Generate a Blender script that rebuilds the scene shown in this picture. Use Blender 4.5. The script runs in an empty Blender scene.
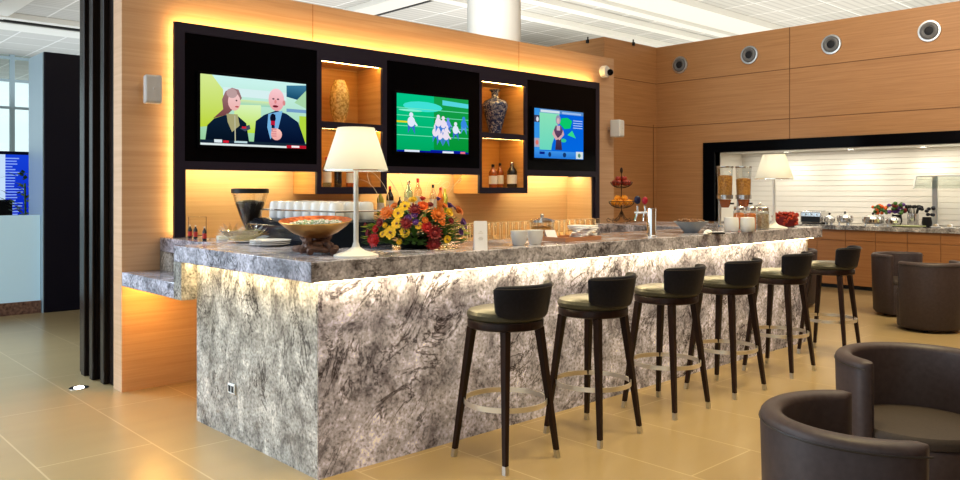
import bpy, math, random
from mathutils import Vector, Matrix
random.seed(7)
PI = math.pi
col = bpy.context.scene.collection
# ------------------------------------------------------------ survey helpers (camera at origin, eye 1.5 m)
F, HY, H = 801.9, 190.4, 1.5
FW = (.6826, .7308); RT = (.7308, -.6826)
def ray(px):
    a = (px-480)/F
    return FW[0]+a*RT[0], FW[1]+a*RT[1]
def onH(px, py, h=0):
    d = F*(H-h)/(py-HY); r = ray(px); return Vector((r[0]*d, r[1]*d, h))
def onD(px, d, z=0):
    r = ray(px); return Vector((r[0]*d, r[1]*d, z))
def onX(px, py, X):
    r = ray(px); d = X/r[0]; return Vector((X, r[1]*d, H-(py-HY)*d/F))
def onY(px, py, Y):
    r = ray(px); d = Y/r[1]; return Vector((r[0]*d, Y, H-(py-HY)*d/F))
def cam(lat, d, z=0): return Vector((d*FW[0]+lat*RT[0], d*FW[1]+lat*RT[1], z))

# ------------------------------------------------------------ mesh builder
class MB:
    def __init__(s): s.v = []; s.f = []; s.m = []; s.c = []; s.cur = 0
    def add(s, vs, fs):
        o = len(s.v); s.v += [tuple(p) for p in vs]
        for f in fs: s.f.append([o+i for i in f]); s.m.append(s.cur)
        return s
    def box(s, x0, y0, z0, x1, y1, z1):
        return s.add([(x0,y0,z0),(x1,y0,z0),(x1,y1,z0),(x0,y1,z0),(x0,y0,z1),(x1,y0,z1),(x1,y1,z1),(x0,y1,z1)],
                     [(0,3,2,1),(4,5,6,7),(0,1,5,4),(1,2,6,5),(2,3,7,6),(3,0,4,7)])
    def cbox(s, cx, cy, cz, w, d, h): return s.box(cx-w/2, cy-d/2, cz-h/2, cx+w/2, cy+d/2, cz+h/2)
    def loft(s, rings, cap=True, closed=False):
        n = len(rings[0]); o = len(s.v)
        for r in rings: s.v += [tuple(p) for p in r]
        k = len(rings)
        for i in range(k if closed else k-1):
            a = o+i*n; b = o+((i+1) % k)*n
            for j in range(n):
                s.f.append([a+j, a+(j+1) % n, b+(j+1) % n, b+j]); s.m.append(s.cur)
        if cap and not closed:
            s.f.append([o+j for j in range(n)][::-1]); s.m.append(s.cur)
            s.f.append([o+(k-1)*n+j for j in range(n)]); s.m.append(s.cur)
        return s
    def lathe(s, prof, c=(0,0,0), seg=24, cap=True, sx=1, sy=1):
        rings = [[(c[0]+sx*r*math.cos(2*PI*j/seg), c[1]+sy*r*math.sin(2*PI*j/seg), c[2]+z) for j in range(seg)] for r, z in prof]
        return s.loft(rings, cap)
    def ringlathe(s, prof, c=(0,0,0), seg=32):   # closed profile
        rings = [[(c[0]+r*math.cos(2*PI*j/seg), c[1]+r*math.sin(2*PI*j/seg), c[2]+z) for r, z in prof] for j in range(seg)]
        return s.loft(rings, closed=True)
    def tube(s, pts, r, seg=8, closed=False, flat=1.0):
        pts = [Vector(p) for p in pts]; n = len(pts); rings = []
        up = None
        for i, p in enumerate(pts):
            if closed: t = pts[(i+1) % n]-pts[i-1]
            else: t = pts[min(i+1, n-1)]-pts[max(i-1, 0)]
            t.normalize()
            if up is None:
                up = Vector((0,0,1)) if abs(t.z) < .9 else Vector((1,0,0))
            a = t.cross(up)
            if a.length < 1e-4: a = t.cross(Vector((1,.3,0)))
            a.normalize(); b = a.cross(t).normalized(); up = b
            rr = r[i] if isinstance(r, (list, tuple)) else r
            rings.append([p+a*rr*math.cos(2*PI*j/seg)+b*rr*flat*math.sin(2*PI*j/seg) for j in range(seg)])
        return s.loft(rings, closed=closed)
    def ell(s, c, rx, ry=None, rz=None, seg=12, rings=8):
        ry = rx if ry is None else ry; rz = rx if rz is None else rz
        R = []
        for i in range(rings+1):
            t = PI*i/rings; q = max(math.sin(t), .02)
            R.append([(c[0]+rx*q*math.cos(2*PI*j/seg), c[1]+ry*q*math.sin(2*PI*j/seg), c[2]-rz*math.cos(t)) for j in range(seg)])
        return s.loft(R)
    def mat(s, i): s.cur = i; return s
    def build(s, name, mats, parent=None, bevel=0, angle=38, kind=None, sub=0):
        me = bpy.data.meshes.new(name); me.from_pydata(s.v, [], s.f)
        if not isinstance(mats, (list, tuple)): mats = [mats]
        for m in mats: me.materials.append(m)
        for p, i in zip(me.polygons, s.m): p.material_index = i; p.use_smooth = True
        me.update()
        try: me.set_sharp_from_angle(angle=math.radians(angle))
        except Exception: pass
        o = bpy.data.objects.new(name, me); col.objects.link(o)
        if parent: o.parent = parent
        if bevel:
            b = o.modifiers.new('b', 'BEVEL'); b.width = bevel; b.segments = 3; b.limit_method = 'ANGLE'; b.angle_limit = math.radians(50)
        if sub:
            b = o.modifiers.new('s', 'SUBSURF'); b.levels = sub; b.render_levels = sub
        if kind: o['kind'] = kind
        return o
def tag(o, label, cat, group=None, kind=None):
    o['label'] = label; o['category'] = cat
    if group: o['group'] = group
    if kind: o['kind'] = kind
    return o
def thing(name, label, cat, loc=(0,0,0), rz=0, group=None):
    o = bpy.data.objects.new(name, None); col.objects.link(o); o.empty_display_size = .1
    o.location = loc; o.rotation_euler = (0,0,rz)
    return tag(o, label, cat, group)
def dup(root, loc, rz=0, label=None, scale=None):
    r = root.copy(); col.objects.link(r); r.location = loc; r.rotation_euler = (0,0,rz)
    if label: r['label'] = label
    if scale: r.scale = scale
    for ch in list(root.children):
        c = ch.copy(); col.objects.link(c); c.parent = r
        for g in list(ch.children):
            e = g.copy(); col.objects.link(e); e.parent = c
    return r

# ------------------------------------------------------------ materials
def pm(name, c, rough=.5, metal=0, em=None, es=0, spec=.5, trans=0, ior=1.45, coat=0, alpha=1):
    m = bpy.data.materials.new(name); m.use_nodes = True
    b = m.node_tree.nodes['Principled BSDF']
    b.inputs['Base Color'].default_value = (*c, 1); b.inputs['Roughness'].default_value = rough
    b.inputs['Metallic'].default_value = metal; b.inputs['Specular IOR Level'].default_value = spec
    b.inputs['Transmission Weight'].default_value = trans; b.inputs['IOR'].default_value = ior
    b.inputs['Coat Weight'].default_value = coat
    if em: b.inputs['Emission Color'].default_value = (*em, 1); b.inputs['Emission Strength'].default_value = es
    return m
def nn(m, t, **k):
    n = m.node_tree.nodes.new(t)
    for a, v in k.items(): setattr(n, a, v)
    return n
def lk(m, a, b): m.node_tree.links.new(a, b)
def ramp(m, stops):
    r = nn(m, 'ShaderNodeValToRGB'); e = r.color_ramp.elements
    while len(e) < len(stops): e.new(.5)
    for x, (p, c) in zip(e, stops): x.position = p; x.color = (*c, 1) if len(c) == 3 else c
    return r
def noise_tint(m, c1, c2, scale=(1,1,1), ns=5, detail=6, dist=0, bump=0, lo=.3, hi=.7):
    b = m.node_tree.nodes['Principled BSDF']
    tc = nn(m, 'ShaderNodeTexCoord'); mp = nn(m, 'ShaderNodeMapping'); mp.inputs['Scale'].default_value = scale
    no = nn(m, 'ShaderNodeTexNoise'); no.inputs['Scale'].default_value = ns; no.inputs['Detail'].default_value = detail; no.inputs['Distortion'].default_value = dist
    lk(m, tc.outputs['Object'], mp.inputs[0]); lk(m, mp.outputs[0], no.inputs['Vector'])
    r = ramp(m, [(lo, c1), (hi, c2)]); lk(m, no.outputs['Fac'], r.inputs[0]); lk(m, r.outputs[0], b.inputs['Base Color'])
    if bump:
        bp = nn(m, 'ShaderNodeBump'); bp.inputs['Strength'].default_value = bump; lk(m, no.outputs['Fac'], bp.inputs['Height']); lk(m, bp.outputs[0], b.inputs['Normal'])
    return m
def wood(name, c1, c2, rough=.38, sc=(.35,.35,14), ns=3):
    m = pm(name, c1, rough, spec=.35); b = m.node_tree.nodes['Principled BSDF']
    tc = nn(m, 'ShaderNodeTexCoord')
    mp = nn(m, 'ShaderNodeMapping'); mp.inputs['Scale'].default_value = sc
    a = nn(m, 'ShaderNodeTexNoise'); a.inputs['Scale'].default_value = ns; a.inputs['Detail'].default_value = 8; a.inputs['Distortion'].default_value = .6
    mp2 = nn(m, 'ShaderNodeMapping'); mp2.inputs['Scale'].default_value = (sc[0]*5, sc[1]*5, sc[2]*9)
    a2 = nn(m, 'ShaderNodeTexNoise'); a2.inputs['Scale'].default_value = ns; a2.inputs['Detail'].default_value = 4
    lk(m, tc.outputs['Object'], mp.inputs[0]); lk(m, mp.outputs[0], a.inputs['Vector'])
    lk(m, tc.outputs['Object'], mp2.inputs[0]); lk(m, mp2.outputs[0], a2.inputs['Vector'])
    mx = nn(m, 'ShaderNodeMath', operation='ADD'); ml = nn(m, 'ShaderNodeMath', operation='MULTIPLY'); ml.inputs[1].default_value = .35
    lk(m, a2.outputs['Fac'], ml.inputs[0]); lk(m, a.outputs['Fac'], mx.inputs[0]); lk(m, ml.outputs[0], mx.inputs[1])
    r = ramp(m, [(.5, c2), (.85, c1)]); lk(m, mx.outputs[0], r.inputs[0]); lk(m, r.outputs[0], b.inputs['Base Color'])
    return m
def granite(name, rot, tint, dark=1.0):
    m = pm(name, (.5,.5,.5), .16, spec=.5); b = m.node_tree.nodes['Principled BSDF']
    tc = nn(m, 'ShaderNodeTexCoord'); mp = nn(m, 'ShaderNodeMapping'); mp.inputs['Rotation'].default_value = rot; mp.inputs['Scale'].default_value = (1,1,1)
    lk(m, tc.outputs['Object'], mp.inputs[0])
    mp2 = nn(m, 'ShaderNodeMapping'); mp2.inputs['Scale'].default_value = (1.7,1.7,1.0); lk(m, mp.outputs[0], mp2.inputs[0])
    big = nn(m, 'ShaderNodeTexNoise'); big.inputs['Scale'].default_value = 1.3; big.inputs['Detail'].default_value = 9; big.inputs['Roughness'].default_value = .62; big.inputs['Distortion'].default_value = 1.6
    lk(m, mp2.outputs[0], big.inputs['Vector'])
    g = [tuple(t*q for t in tint) for q in (.38, .50, .60, .70, .86)]
    r1 = ramp(m, [(.28, g[0]), (.41, g[1]), (.50, g[2]), (.58, g[3]), (.70, g[4])]); lk(m, big.outputs['Fac'], r1.inputs[0])
    # cracks
    vo = nn(m, 'ShaderNodeTexNoise'); vo.inputs['Scale'].default_value = 2.3; vo.inputs['Detail'].default_value = 8; vo.inputs['Distortion'].default_value = 1.0; vo.inputs['Roughness'].default_value = .68
    mp3 = nn(m, 'ShaderNodeMapping'); mp3.inputs['Scale'].default_value = (1.4,1.4,.8); mp3.inputs['Location'].default_value = (3,1,7); lk(m, mp.outputs[0], mp3.inputs[0]); lk(m, mp3.outputs[0], vo.inputs['Vector'])
    s1 = nn(m, 'ShaderNodeMath', operation='SUBTRACT'); s1.inputs[1].default_value = .5; lk(m, vo.outputs['Fac'], s1.inputs[0])
    s2 = nn(m, 'ShaderNodeMath', operation='ABSOLUTE'); lk(m, s1.outputs[0], s2.inputs[0])
    r2 = ramp(m, [(0, (.10,.08,.08)), (.009, (.38,.36,.36)), (.022, (1,1,1))]); lk(m, s2.outputs[0], r2.inputs[0])
    mask = nn(m, 'ShaderNodeTexNoise'); mask.inputs['Scale'].default_value = 2.6; lk(m, mp.outputs[0], mask.inputs['Vector'])
    rm = ramp(m, [(.42, (0,0,0)), (.58, (1,1,1))]); lk(m, mask.outputs['Fac'], rm.inputs[0])
    mixv = nn(m, 'ShaderNodeMix', data_type='RGBA', blend_type='MULTIPLY'); lk(m, rm.outputs[0], mixv.inputs['Factor']); lk(m, r1.outputs[0], mixv.inputs['A']); lk(m, r2.outputs[0], mixv.inputs['B'])
    # speckle
    sp = nn(m, 'ShaderNodeTexNoise'); sp.inputs['Scale'].default_value = 60; sp.inputs['Detail'].default_value = 3; lk(m, mp.outputs[0], sp.inputs['Vector'])
    r3 = ramp(m, [(.32, (.18,.16,.15)), (.42, (.75,.74,.73)), (.55, (1,1,1)), (.66, (1.35,1.35,1.35))]); lk(m, sp.outputs['Fac'], r3.inputs[0])
    mix2 = nn(m, 'ShaderNodeMix', data_type='RGBA', blend_type='MULTIPLY'); mix2.inputs['Factor'].default_value = .7
    md = nn(m, 'ShaderNodeTexNoise'); md.inputs['Scale'].default_value = 6.5; md.inputs['Detail'].default_value = 9; md.inputs['Roughness'].default_value = .7; md.inputs['Distortion'].default_value = .5
    mp4 = nn(m, 'ShaderNodeMapping'); mp4.inputs['Scale'].default_value = (1.05,1.05,.95); lk(m, mp.outputs[0], mp4.inputs[0]); lk(m, mp4.outputs[0], md.inputs['Vector'])
    rd = ramp(m, [(.39, (.40,.38,.38)), (.47, (.86,.86,.86)), (.53, (1,1,1)), (.585, (1.45,1.45,1.45))]); lk(m, md.outputs['Fac'], rd.inputs[0])
    mix3 = nn(m, 'ShaderNodeMix', data_type='RGBA', blend_type='MULTIPLY'); mix3.inputs['Factor'].default_value = .9
    lk(m, mixv.outputs['Result'], mix3.inputs['A']); lk(m, rd.outputs[0], mix3.inputs['B'])
    lk(m, mix3.outputs['Result'], mix2.inputs['A']); lk(m, r3.outputs[0], mix2.inputs['B'])
    lk(m, mix2.outputs['Result'], b.inputs['Base Color'])
    return m
M = {}
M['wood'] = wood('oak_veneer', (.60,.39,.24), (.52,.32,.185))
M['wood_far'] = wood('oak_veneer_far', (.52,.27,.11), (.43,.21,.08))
M['wood_cab'] = wood('oak_cabinet', (.42,.19,.065), (.35,.145,.045), .35)
M['wood_box'] = wood('oak_box', (.60,.33,.11), (.50,.25,.075))
M['wood_niche'] = wood('oak_niche', (.64,.44,.24), (.56,.37,.19))
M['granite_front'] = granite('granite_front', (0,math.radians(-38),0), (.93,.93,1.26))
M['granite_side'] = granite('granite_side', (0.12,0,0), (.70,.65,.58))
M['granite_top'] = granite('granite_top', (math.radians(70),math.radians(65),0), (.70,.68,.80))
M['navy'] = pm('navy_lacquer', (.022,.018,.034), .35, spec=.25)
M['blackglass'] = pm('black_glass', (.002,.002,.003), .12, spec=.06)
M['black'] = pm('black_plastic', (.008,.008,.009), .35, spec=.3)
M['navyshine'] = pm('navy_gloss', (.008,.012,.022), .2)
M['blackmat'] = pm('black_matte', (.01,.01,.012), .6)
M['darkpanel'] = wood('ebony', (.022,.014,.012), (.006,.005,.005), .22, (14,14,.35))
M['darkblue'] = pm('dark_blue_box', (.006,.006,.014), .35, spec=.2)
M['steel'] = pm('steel', (.72,.72,.72), .22, 1)
M['chrome'] = pm('chrome', (.85,.85,.85), .1, 1)
M['ringsteel'] = pm('ring_steel', (.82,.80,.76), .32, .9)
M['brushed'] = pm('brushed', (.62,.62,.6), .33, 1)
M['white'] = pm('white_ceramic', (.80,.80,.80), .2)
M['whiteplastic'] = pm('white_plastic', (.75,.75,.73), .4)
M['ventgrey'] = pm('vent_grey', (.16,.16,.16), .45)
M['seam'] = pm('seam', (.20,.09,.03), .7)
M['greyplastic'] = pm('grey_plastic', (.55,.53,.52), .5)
M['linen'] = pm('linen', (.78,.78,.80), .85)
M['legwood'] = noise_tint(pm('wenge', (.03,.012,.008), .35, spec=.3), (.010,.004,.003), (.026,.010,.007), (20,20,1.5), 4)
M['seat'] = noise_tint(pm('seat_leather', (.05,.048,.035), .33), (.05,.047,.03), (.075,.07,.045), ns=60, bump=.05)
M['back'] = noise_tint(pm('back_leather', (.005,.005,.008), .42, spec=.25), (.007,.008,.014), (.012,.013,.022), ns=60, bump=.08)
M['tub'] = noise_tint(pm('tub_leather', (.06,.045,.04), .45, spec=.4), (.044,.030,.030), (.060,.042,.043), ns=40, bump=.06)
M['tubseat'] = noise_tint(pm('tub_seat_fabric', (.05,.035,.028), .7), (.030,.020,.016), (.042,.029,.022), ns=90, bump=.1)
M['piping'] = pm('dark_piping', (.02,.015,.014), .4)
M['tan'] = pm('tabletop', (.35,.27,.2), .3)
M['ledwarm'] = pm('led_warm', (1,1,1), em=(1,.80,.42), es=36)
M['ledamber'] = pm('led_amber', (1,1,1), em=(1,.62,.20), es=50)
M['ledniche'] = pm('led_niche', (1,1,1), em=(1,.66,.22), es=38)
M['ledside'] = pm('led_side', (1,1,1), em=(1,.68,.28), es=15)
M['ledniche2'] = pm('led_niche_wash', (1,1,1), em=(1,.80,.44), es=48)
M['ledledge'] = pm('led_ledge', (1,1,1), em=(1,.50,.10), es=130)
M['spot'] = pm('spot_glow', (1,1,1), em=(1,.97,.88), es=12)
M['skin'] = pm('skin', (.6,.4,.3), .6)
M['gold'] = pm('hammered_gold', (.75,.42,.12), .28, 1)
M['copper'] = noise_tint(pm('copper_inside', (.6,.14,.04), .35, .5), (.35,.06,.015), (.85,.25,.08), ns=40)
M['drift'] = noise_tint(pm('driftwood', (.15,.07,.05), .6), (.07,.03,.022), (.28,.16,.11), ns=30, bump=.4)
M['beans'] = noise_tint(pm('beans', (.01,.006,.004), .4), (.004,.003,.002), (.02,.011,.007), ns=120, bump=1)
M['cereal'] = noise_tint(pm('cereal', (.6,.25,.05), .7), (.35,.12,.015), (.85,.45,.10), ns=70, bump=1)
M['granola'] = noise_tint(pm('granola', (.5,.4,.25), .7), (.30,.2,.12), (.8,.7,.5), ns=90, bump=1)
M['orangefill'] = noise_tint(pm('apricots', (.8,.2,.03), .6), (.65,.12,.02), (.9,.35,.08), ns=70, bump=1)
M['salad'] = noise_tint(pm('salad_mix', (.6,.6,.5), .6), (.15,.30,.10), (.95,.85,.78), ns=55, dist=2, bump=1, lo=.42, hi=.56)
M['potpourri'] = noise_tint(pm('potpourri', (.2,.08,.04), .8), (.06,.025,.015), (.40,.22,.12), ns=60, bump=1)
M['leaf'] = noise_tint(pm('leaf', (.05,.15,.02), .5), (.018,.05,.01), (.09,.22,.03), ns=20)
M['lime'] = pm('lime_foliage', (.35,.45,.04), .55)
M['twig'] = pm('twig', (.62,.5,.36), .6)
for n, c in dict(yellow=(.78,.48,.01), orange=(.68,.17,.015), red=(.48,.01,.01), burgundy=(.22,.008,.012), purple=(.13,.04,.24), flame=(.8,.12,.01)).items():
    M['fl_'+n] = noise_tint(pm('petal_'+n, c, .6), tuple(x*.6 for x in c), c, ns=50)
M['apple'] = noise_tint(pm('apple', (.35,.02,.01), .3), (.25,.01,.008), (.5,.06,.02), ns=18)
M['orange'] = noise_tint(pm('orange_fruit', (.9,.35,.02), .45), (.8,.25,.01), (.95,.42,.03), ns=60, bump=.2)
M['wire'] = pm('dark_wire', (.05,.025,.015), .4, .6)
M['tilewhite'] = pm('white_tile', (.80,.77,.70), .18)
M['tilejoint'] = pm('tile_joint', (.60,.56,.48), .8)
M['column'] = pm('column_paint', (.80,.79,.74), .6)
M['frost'] = pm('frosted_glass', (.52,.72,.82), .35, em=(.45,.70,.85), es=.25)
M['mullion'] = pm('mullion', (.42,.55,.62), .5)
M['blue'] = pm('blue_plastic', (.01,.012,.05), .25)
M['redplastic'] = pm('red_plastic', (.35,.01,.03), .3)
M['paper'] = pm('card', (.80,.80,.88), .7)
M['traywood'] = pm('tray_wood', (.40,.18,.09), .45)
M['greyglaze'] = pm('grey_glaze', (.30,.33,.36), .35)
M['vaseamber'] = noise_tint(pm('amber_mosaic', (.5,.3,.08), .22), (.38,.22,.05), (.72,.50,.18), ns=45, lo=.38, hi=.62, bump=.3)
M['vaseblue'] = noise_tint(pm('blue_crackle', (.06,.07,.14), .18), (.018,.03,.10), (.34,.34,.38), ns=34, dist=1.5, lo=.46, hi=.68)
def glassmat(name, c=(1,1,1), f=.16, rough=.03, edge=.55, rim_shine=None):
    m = bpy.data.materials.new(name); m.use_nodes = True; nt = m.node_tree; nt.nodes.clear()
    o = nn(m, 'ShaderNodeOutputMaterial'); t = nn(m, 'ShaderNodeBsdfTransparent'); g = nn(m, 'ShaderNodeBsdfGlossy'); g.inputs['Roughness'].default_value = rough
    if rim_shine: g = nn(m, 'ShaderNodeBsdfTranslucent'); g.inputs[0].default_value = (*rim_shine, 1)
    t.inputs[0].default_value = (*c, 1); lw = nn(m, 'ShaderNodeLayerWeight'); lw.inputs[0].default_value = .35
    mr = nn(m, 'ShaderNodeMapRange'); mr.inputs[3].default_value = f*.5; mr.inputs[4].default_value = edge; lk(m, lw.outputs['Facing'], mr.inputs[0])
    x = nn(m, 'ShaderNodeMixShader'); lk(m, mr.outputs[0], x.inputs[0]); lk(m, t.outputs[0], x.inputs[1]); lk(m, g.outputs[0], x.inputs[2]); lk(m, x.outputs[0], o.inputs[0])
    return m
M['glass'] = glassmat('clear_glass', (.94,.95,.94))
M['tumbler'] = glassmat('tumbler_glass', (.99,.97,.93), .16, .15, .8, (.95,.90,.78))  # pale rim colour stands in for bright reflections on the clear glasses
M['glasstop'] = glassmat('sheet_glass', (.93,.97,.95), .1)
M['leafglass'] = glassmat('pale_gold_glass', (.92,.86,.62), .5, .12, .8)
M['liq_amber'] = pm('amber_liquor', (.30,.07,.01), .06, coat=.6)
M['liq_dark'] = pm('dark_bottle', (.012,.01,.012), .06, coat=.6)
M['liq_blue'] = glassmat('pale_blue_bottle', (.62,.85,.92), .3)
M['liq_clear'] = glassmat('clear_bottle', (.93,.88,.80), .3)
M['liq_green'] = pm('green_bottle', (.35,.38,.05), .08, coat=.6)
M['liq_orange'] = pm('orange_liqueur', (.75,.22,.03), .1, coat=.6)
M['lab_white'] = pm('label_white', (.75,.74,.68), .6)
M['lab_red'] = pm('label_red', (.55,.04,.03), .5)
# lamp shade: translucent fabric
def shade_mat():
    m = bpy.data.materials.new('lamp_shade_fabric'); m.use_nodes = True; nt = m.node_tree; nt.nodes.clear()
    o = nn(m, 'ShaderNodeOutputMaterial'); d = nn(m, 'ShaderNodeBsdfDiffuse'); t = nn(m, 'ShaderNodeBsdfTranslucent')
    d.inputs[0].default_value = (.74,.73,.69,1); t.inputs[0].default_value = (.93,.92,.86,1)
    x = nn(m, 'ShaderNodeMixShader'); x.inputs[0].default_value = .5
    lk(m, d.outputs[0], x.inputs[1]); lk(m, t.outputs[0], x.inputs[2]); lk(m, x.outputs[0], o.inputs[0]); return m
M['shade'] = shade_mat()
# floor
def floor_mat():
    m = pm('porcelain_tile', (.5,.4,.3), .28, spec=.45); b = m.node_tree.nodes['Principled BSDF']
    tc = nn(m, 'ShaderNodeTexCoord'); sx = nn(m, 'ShaderNodeSeparateXYZ'); cx = nn(m, 'ShaderNodeCombineXYZ')
    lk(m, tc.outputs['Object'], sx.inputs[0])
    ay = nn(m, 'ShaderNodeMath', operation='ADD'); ay.inputs[1].default_value = 12.4-6.04+.0; lk(m, sx.outputs['Y'], ay.inputs[0])
    ax = nn(m, 'ShaderNodeMath', operation='ADD'); ax.inputs[1].default_value = 12.4-1.826; lk(m, sx.outputs['X'], ax.inputs[0])
    lk(m, ay.outputs[0], cx.inputs['X']); lk(m, ax.outputs[0], cx.inputs['Y'])
    br = nn(m, 'ShaderNodeTexBrick'); br.offset = .2; br.inputs['Scale'].default_value = 1; br.inputs['Brick Width'].default_value = 1.24; br.inputs['Row Height'].default_value = .62
    br.inputs['Mortar Size'].default_value = .005; br.inputs['Mortar Smooth'].default_value = .1
    br.inputs['Color1'].default_value = (.30,.215,.108,1); br.inputs['Color2'].default_value = (.32,.232,.118,1); br.inputs['Mortar'].default_value = (.44,.34,.2,1)
    lk(m, cx.outputs[0], br.inputs['Vector'])
    no = nn(m, 'ShaderNodeTexNoise'); no.inputs['Scale'].default_value = 1.6; no.inputs['Detail'].default_value = 5; no.inputs['Distortion'].default_value = 0
    mp = nn(m, 'ShaderNodeMapping'); mp.inputs['Scale'].default_value = (.7,2.5,1); lk(m, tc.outputs['Object'], mp.inputs[0]); lk(m, mp.outputs[0], no.inputs['Vector'])
    r = ramp(m, [(.3, (.94,.935,.93)), (.7, (1.04,1.04,1.03))]); lk(m, no.outputs['Fac'], r.inputs[0])
    mx = nn(m, 'ShaderNodeMix', data_type='RGBA', blend_type='MULTIPLY'); mx.inputs['Factor'].default_value = 1
    lk(m, br.outputs['Color'], mx.inputs['A']); lk(m, r.outputs[0], mx.inputs['B']); lk(m, mx.outputs['Result'], b.inputs['Base Color'])
    return m
M['floor'] = floor_mat()
def ceil_mat():
    m = pm('ceiling_panel', (.7,.7,.68), .7); b = m.node_tree.nodes['Principled BSDF']
    tc = nn(m, 'ShaderNodeTexCoord'); sx = nn(m, 'ShaderNodeSeparateXYZ'); cx = nn(m, 'ShaderNodeCombineXYZ'); lk(m, tc.outputs['Object'], sx.inputs[0])
    lk(m, sx.outputs['Y'], cx.inputs['X']); lk(m, sx.outputs['X'], cx.inputs['Y'])
    br = nn(m, 'ShaderNodeTexBrick'); br.offset = 0; br.inputs['Scale'].default_value = 1; br.inputs['Brick Width'].default_value = 1.2; br.inputs['Row Height'].default_value = 1.2
    br.inputs['Mortar Size'].default_value = .025; br.inputs['Color1'].default_value = (.58,.58,.55,1); br.inputs['Color2'].default_value = (.66,.65,.62,1); br.inputs['Mortar'].default_value = (.9,.9,.88,1)
    lk(m, cx.outputs[0], br.inputs['Vector'])
    w = nn(m, 'ShaderNodeTexWave'); w.bands_direction = 'Y'; w.inputs['Scale'].default_value = 1.6; lk(m, tc.outputs['Object'], w.inputs['Vector'])
    r = ramp(m, [(0, (.82,.82,.83)), (.4, (1,1,1))]); lk(m, w.outputs['Fac'], r.inputs[0])
    mx = nn(m, 'ShaderNodeMix', data_type='RGBA', blend_type='MULTIPLY'); mx.inputs['Factor'].default_value = 1
    lk(m, br.outputs['Color'], mx.inputs['A']); lk(m, r.outputs[0], mx.inputs['B']); lk(m, mx.outputs['Result'], b.inputs['Base Color'])
    return m
M['ceiling'] = ceil_mat()
M['beam'] = pm('beam_paint', (.86,.85,.80), .6)
M['slot'] = pm('dark_slot', (.03,.03,.03), .7)
def struct(name, mb, mat, bevel=0): return mb.build(name, mat, None, bevel, kind='structure')

# ============================================================ SETTING
struct('floor', MB().box(-9,-9,-.1,26,37,0), M['floor'])
CZ = 6.0
struct('wall_back_blocker', MB().box(-9,-8.2,0,26,-8,6), M['wood_far'])  # unseen wall added behind the camera to cut cool ambient light
struct('wall_east_blocker', MB().box(25.8,-8,0,26,37,6), M['column'])  # unseen wall added out of view to close off ambient light
struct('ceiling', MB().box(-9,-9,CZ,26,37,CZ+.1), M['ceiling'])
b = MB()
for y in (10.4, 23.6, 17.0): b.box(-9,y,CZ-.16,26,y+1.0,CZ-.001)
b.box(11.1,-9,CZ-.12,11.75,37,CZ-.002); b.box(4.6,-9,CZ-.12,5.1,37,CZ-.002)
struct('trim_1', b, M['beam'])
b = MB()
for y in (23.4,): b.box(-9,y,CZ-.165,26,y+.06,CZ-.003)
b.box(11.78,-9,CZ-.13,11.85,37,CZ-.004); struct('trim_2', b, M['slot'])
b = MB(); 
for y in (11.7, 12.6, 13.9, 22.9): b.box(-9,y,CZ-.14,26,y+.3,CZ-.005)
struct('trim_3', b, M['beam'])
YW = 6.165; WZ = 3.14; XL = 2.12; XR = 8.04; YB = 6.48
# main bar wall (with the opening behind the media cabinet)
b = MB()
b.box(XL,YW,0,2.53,6.34,WZ); b.box(2.45,6.34,0,2.53,6.62,WZ); b.box(7.60,YW,0,XR,6.62,WZ); b.box(2.53,YW,2.76,7.60,6.62,WZ); b.box(2.53,YW,0,7.60,6.62,.9); b.box(2.53,6.5,.9,7.6,6.62,2.76)
struct('wall_bar', b, M['wood'])
# fine panel joints on the bar wall top band
b = MB()
for x in (3.74, 6.34): b.box(x,YW-.002,2.8,x+.006,YW,WZ-.001)
struct('trim_4', b, M['wood_cab'])
# far wood block and right wall
YF = 8.54; XF = 10.87; XRW = 12.4; RZ = 4.117
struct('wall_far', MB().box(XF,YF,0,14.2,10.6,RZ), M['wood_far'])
pN = onX(704,143,XRW); pI = onX(715.5,152.5,XRW)
NY0 = pN.y; NZ0 = pN.z; NYi = pI.y; NZi = pI.z
b = MB()
b.box(XRW,NYi,0,XRW+.15,YF,RZ); b.box(XRW,-6,NZi,XRW+.15,NYi,RZ)
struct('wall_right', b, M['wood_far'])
b = MB(); j = .012
for py in (84.4, 128):
    z = onX(656.5,py,XRW).z; b.box(XRW-.003,-6,z,XRW,YF,z+j); b.box(XF,YF-.003,z,XRW,YF,z+j)
ys = onX(790,30,XRW).y
for y in (ys, ys-4.2, ys-8.4): b.box(XRW-.003,y,NZ0,XRW,y+j,RZ)
x = onY(653,100,YF).x; b.box(x,YF-.004,0,x+.018,YF,2.7)
struct('trim_5', b, M['seam'])
# buffet niche
nb = onX(741,200,13.3); ND = 13.3
b = MB(); b.box(ND,-6,0,ND+.12,NYi+.1,2.9); b.box(XRW+.15,NYi,0,ND,NYi+.1,2.9); struct('wall_niche_back', b, M['tilejoint'])
b = MB(); z = .97
while z < 2.5: b.box(ND-.012,-6,z,ND,NYi-.001,min(z+.082,2.9)); z += .087
struct('wall_niche', b, M['tilewhite'], 0.003)
struct('wall_niche_side', MB().box(XRW+.15,NYi-.006,.97,ND-.012,NYi,2.6), M['tilewhite'])
struct('ceiling_niche', MB().box(XRW+.15,-6,NZi+.0,ND-.012,NYi-.006,NZi+.08), M['whiteplastic'])
struct('trim_6', MB().box(XRW-.035,-6,NZi,XRW+.16,NY0,NZ0).box(XRW-.035,NYi,.97,XRW+.16,NY0,NZi), M['blackglass'])
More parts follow.
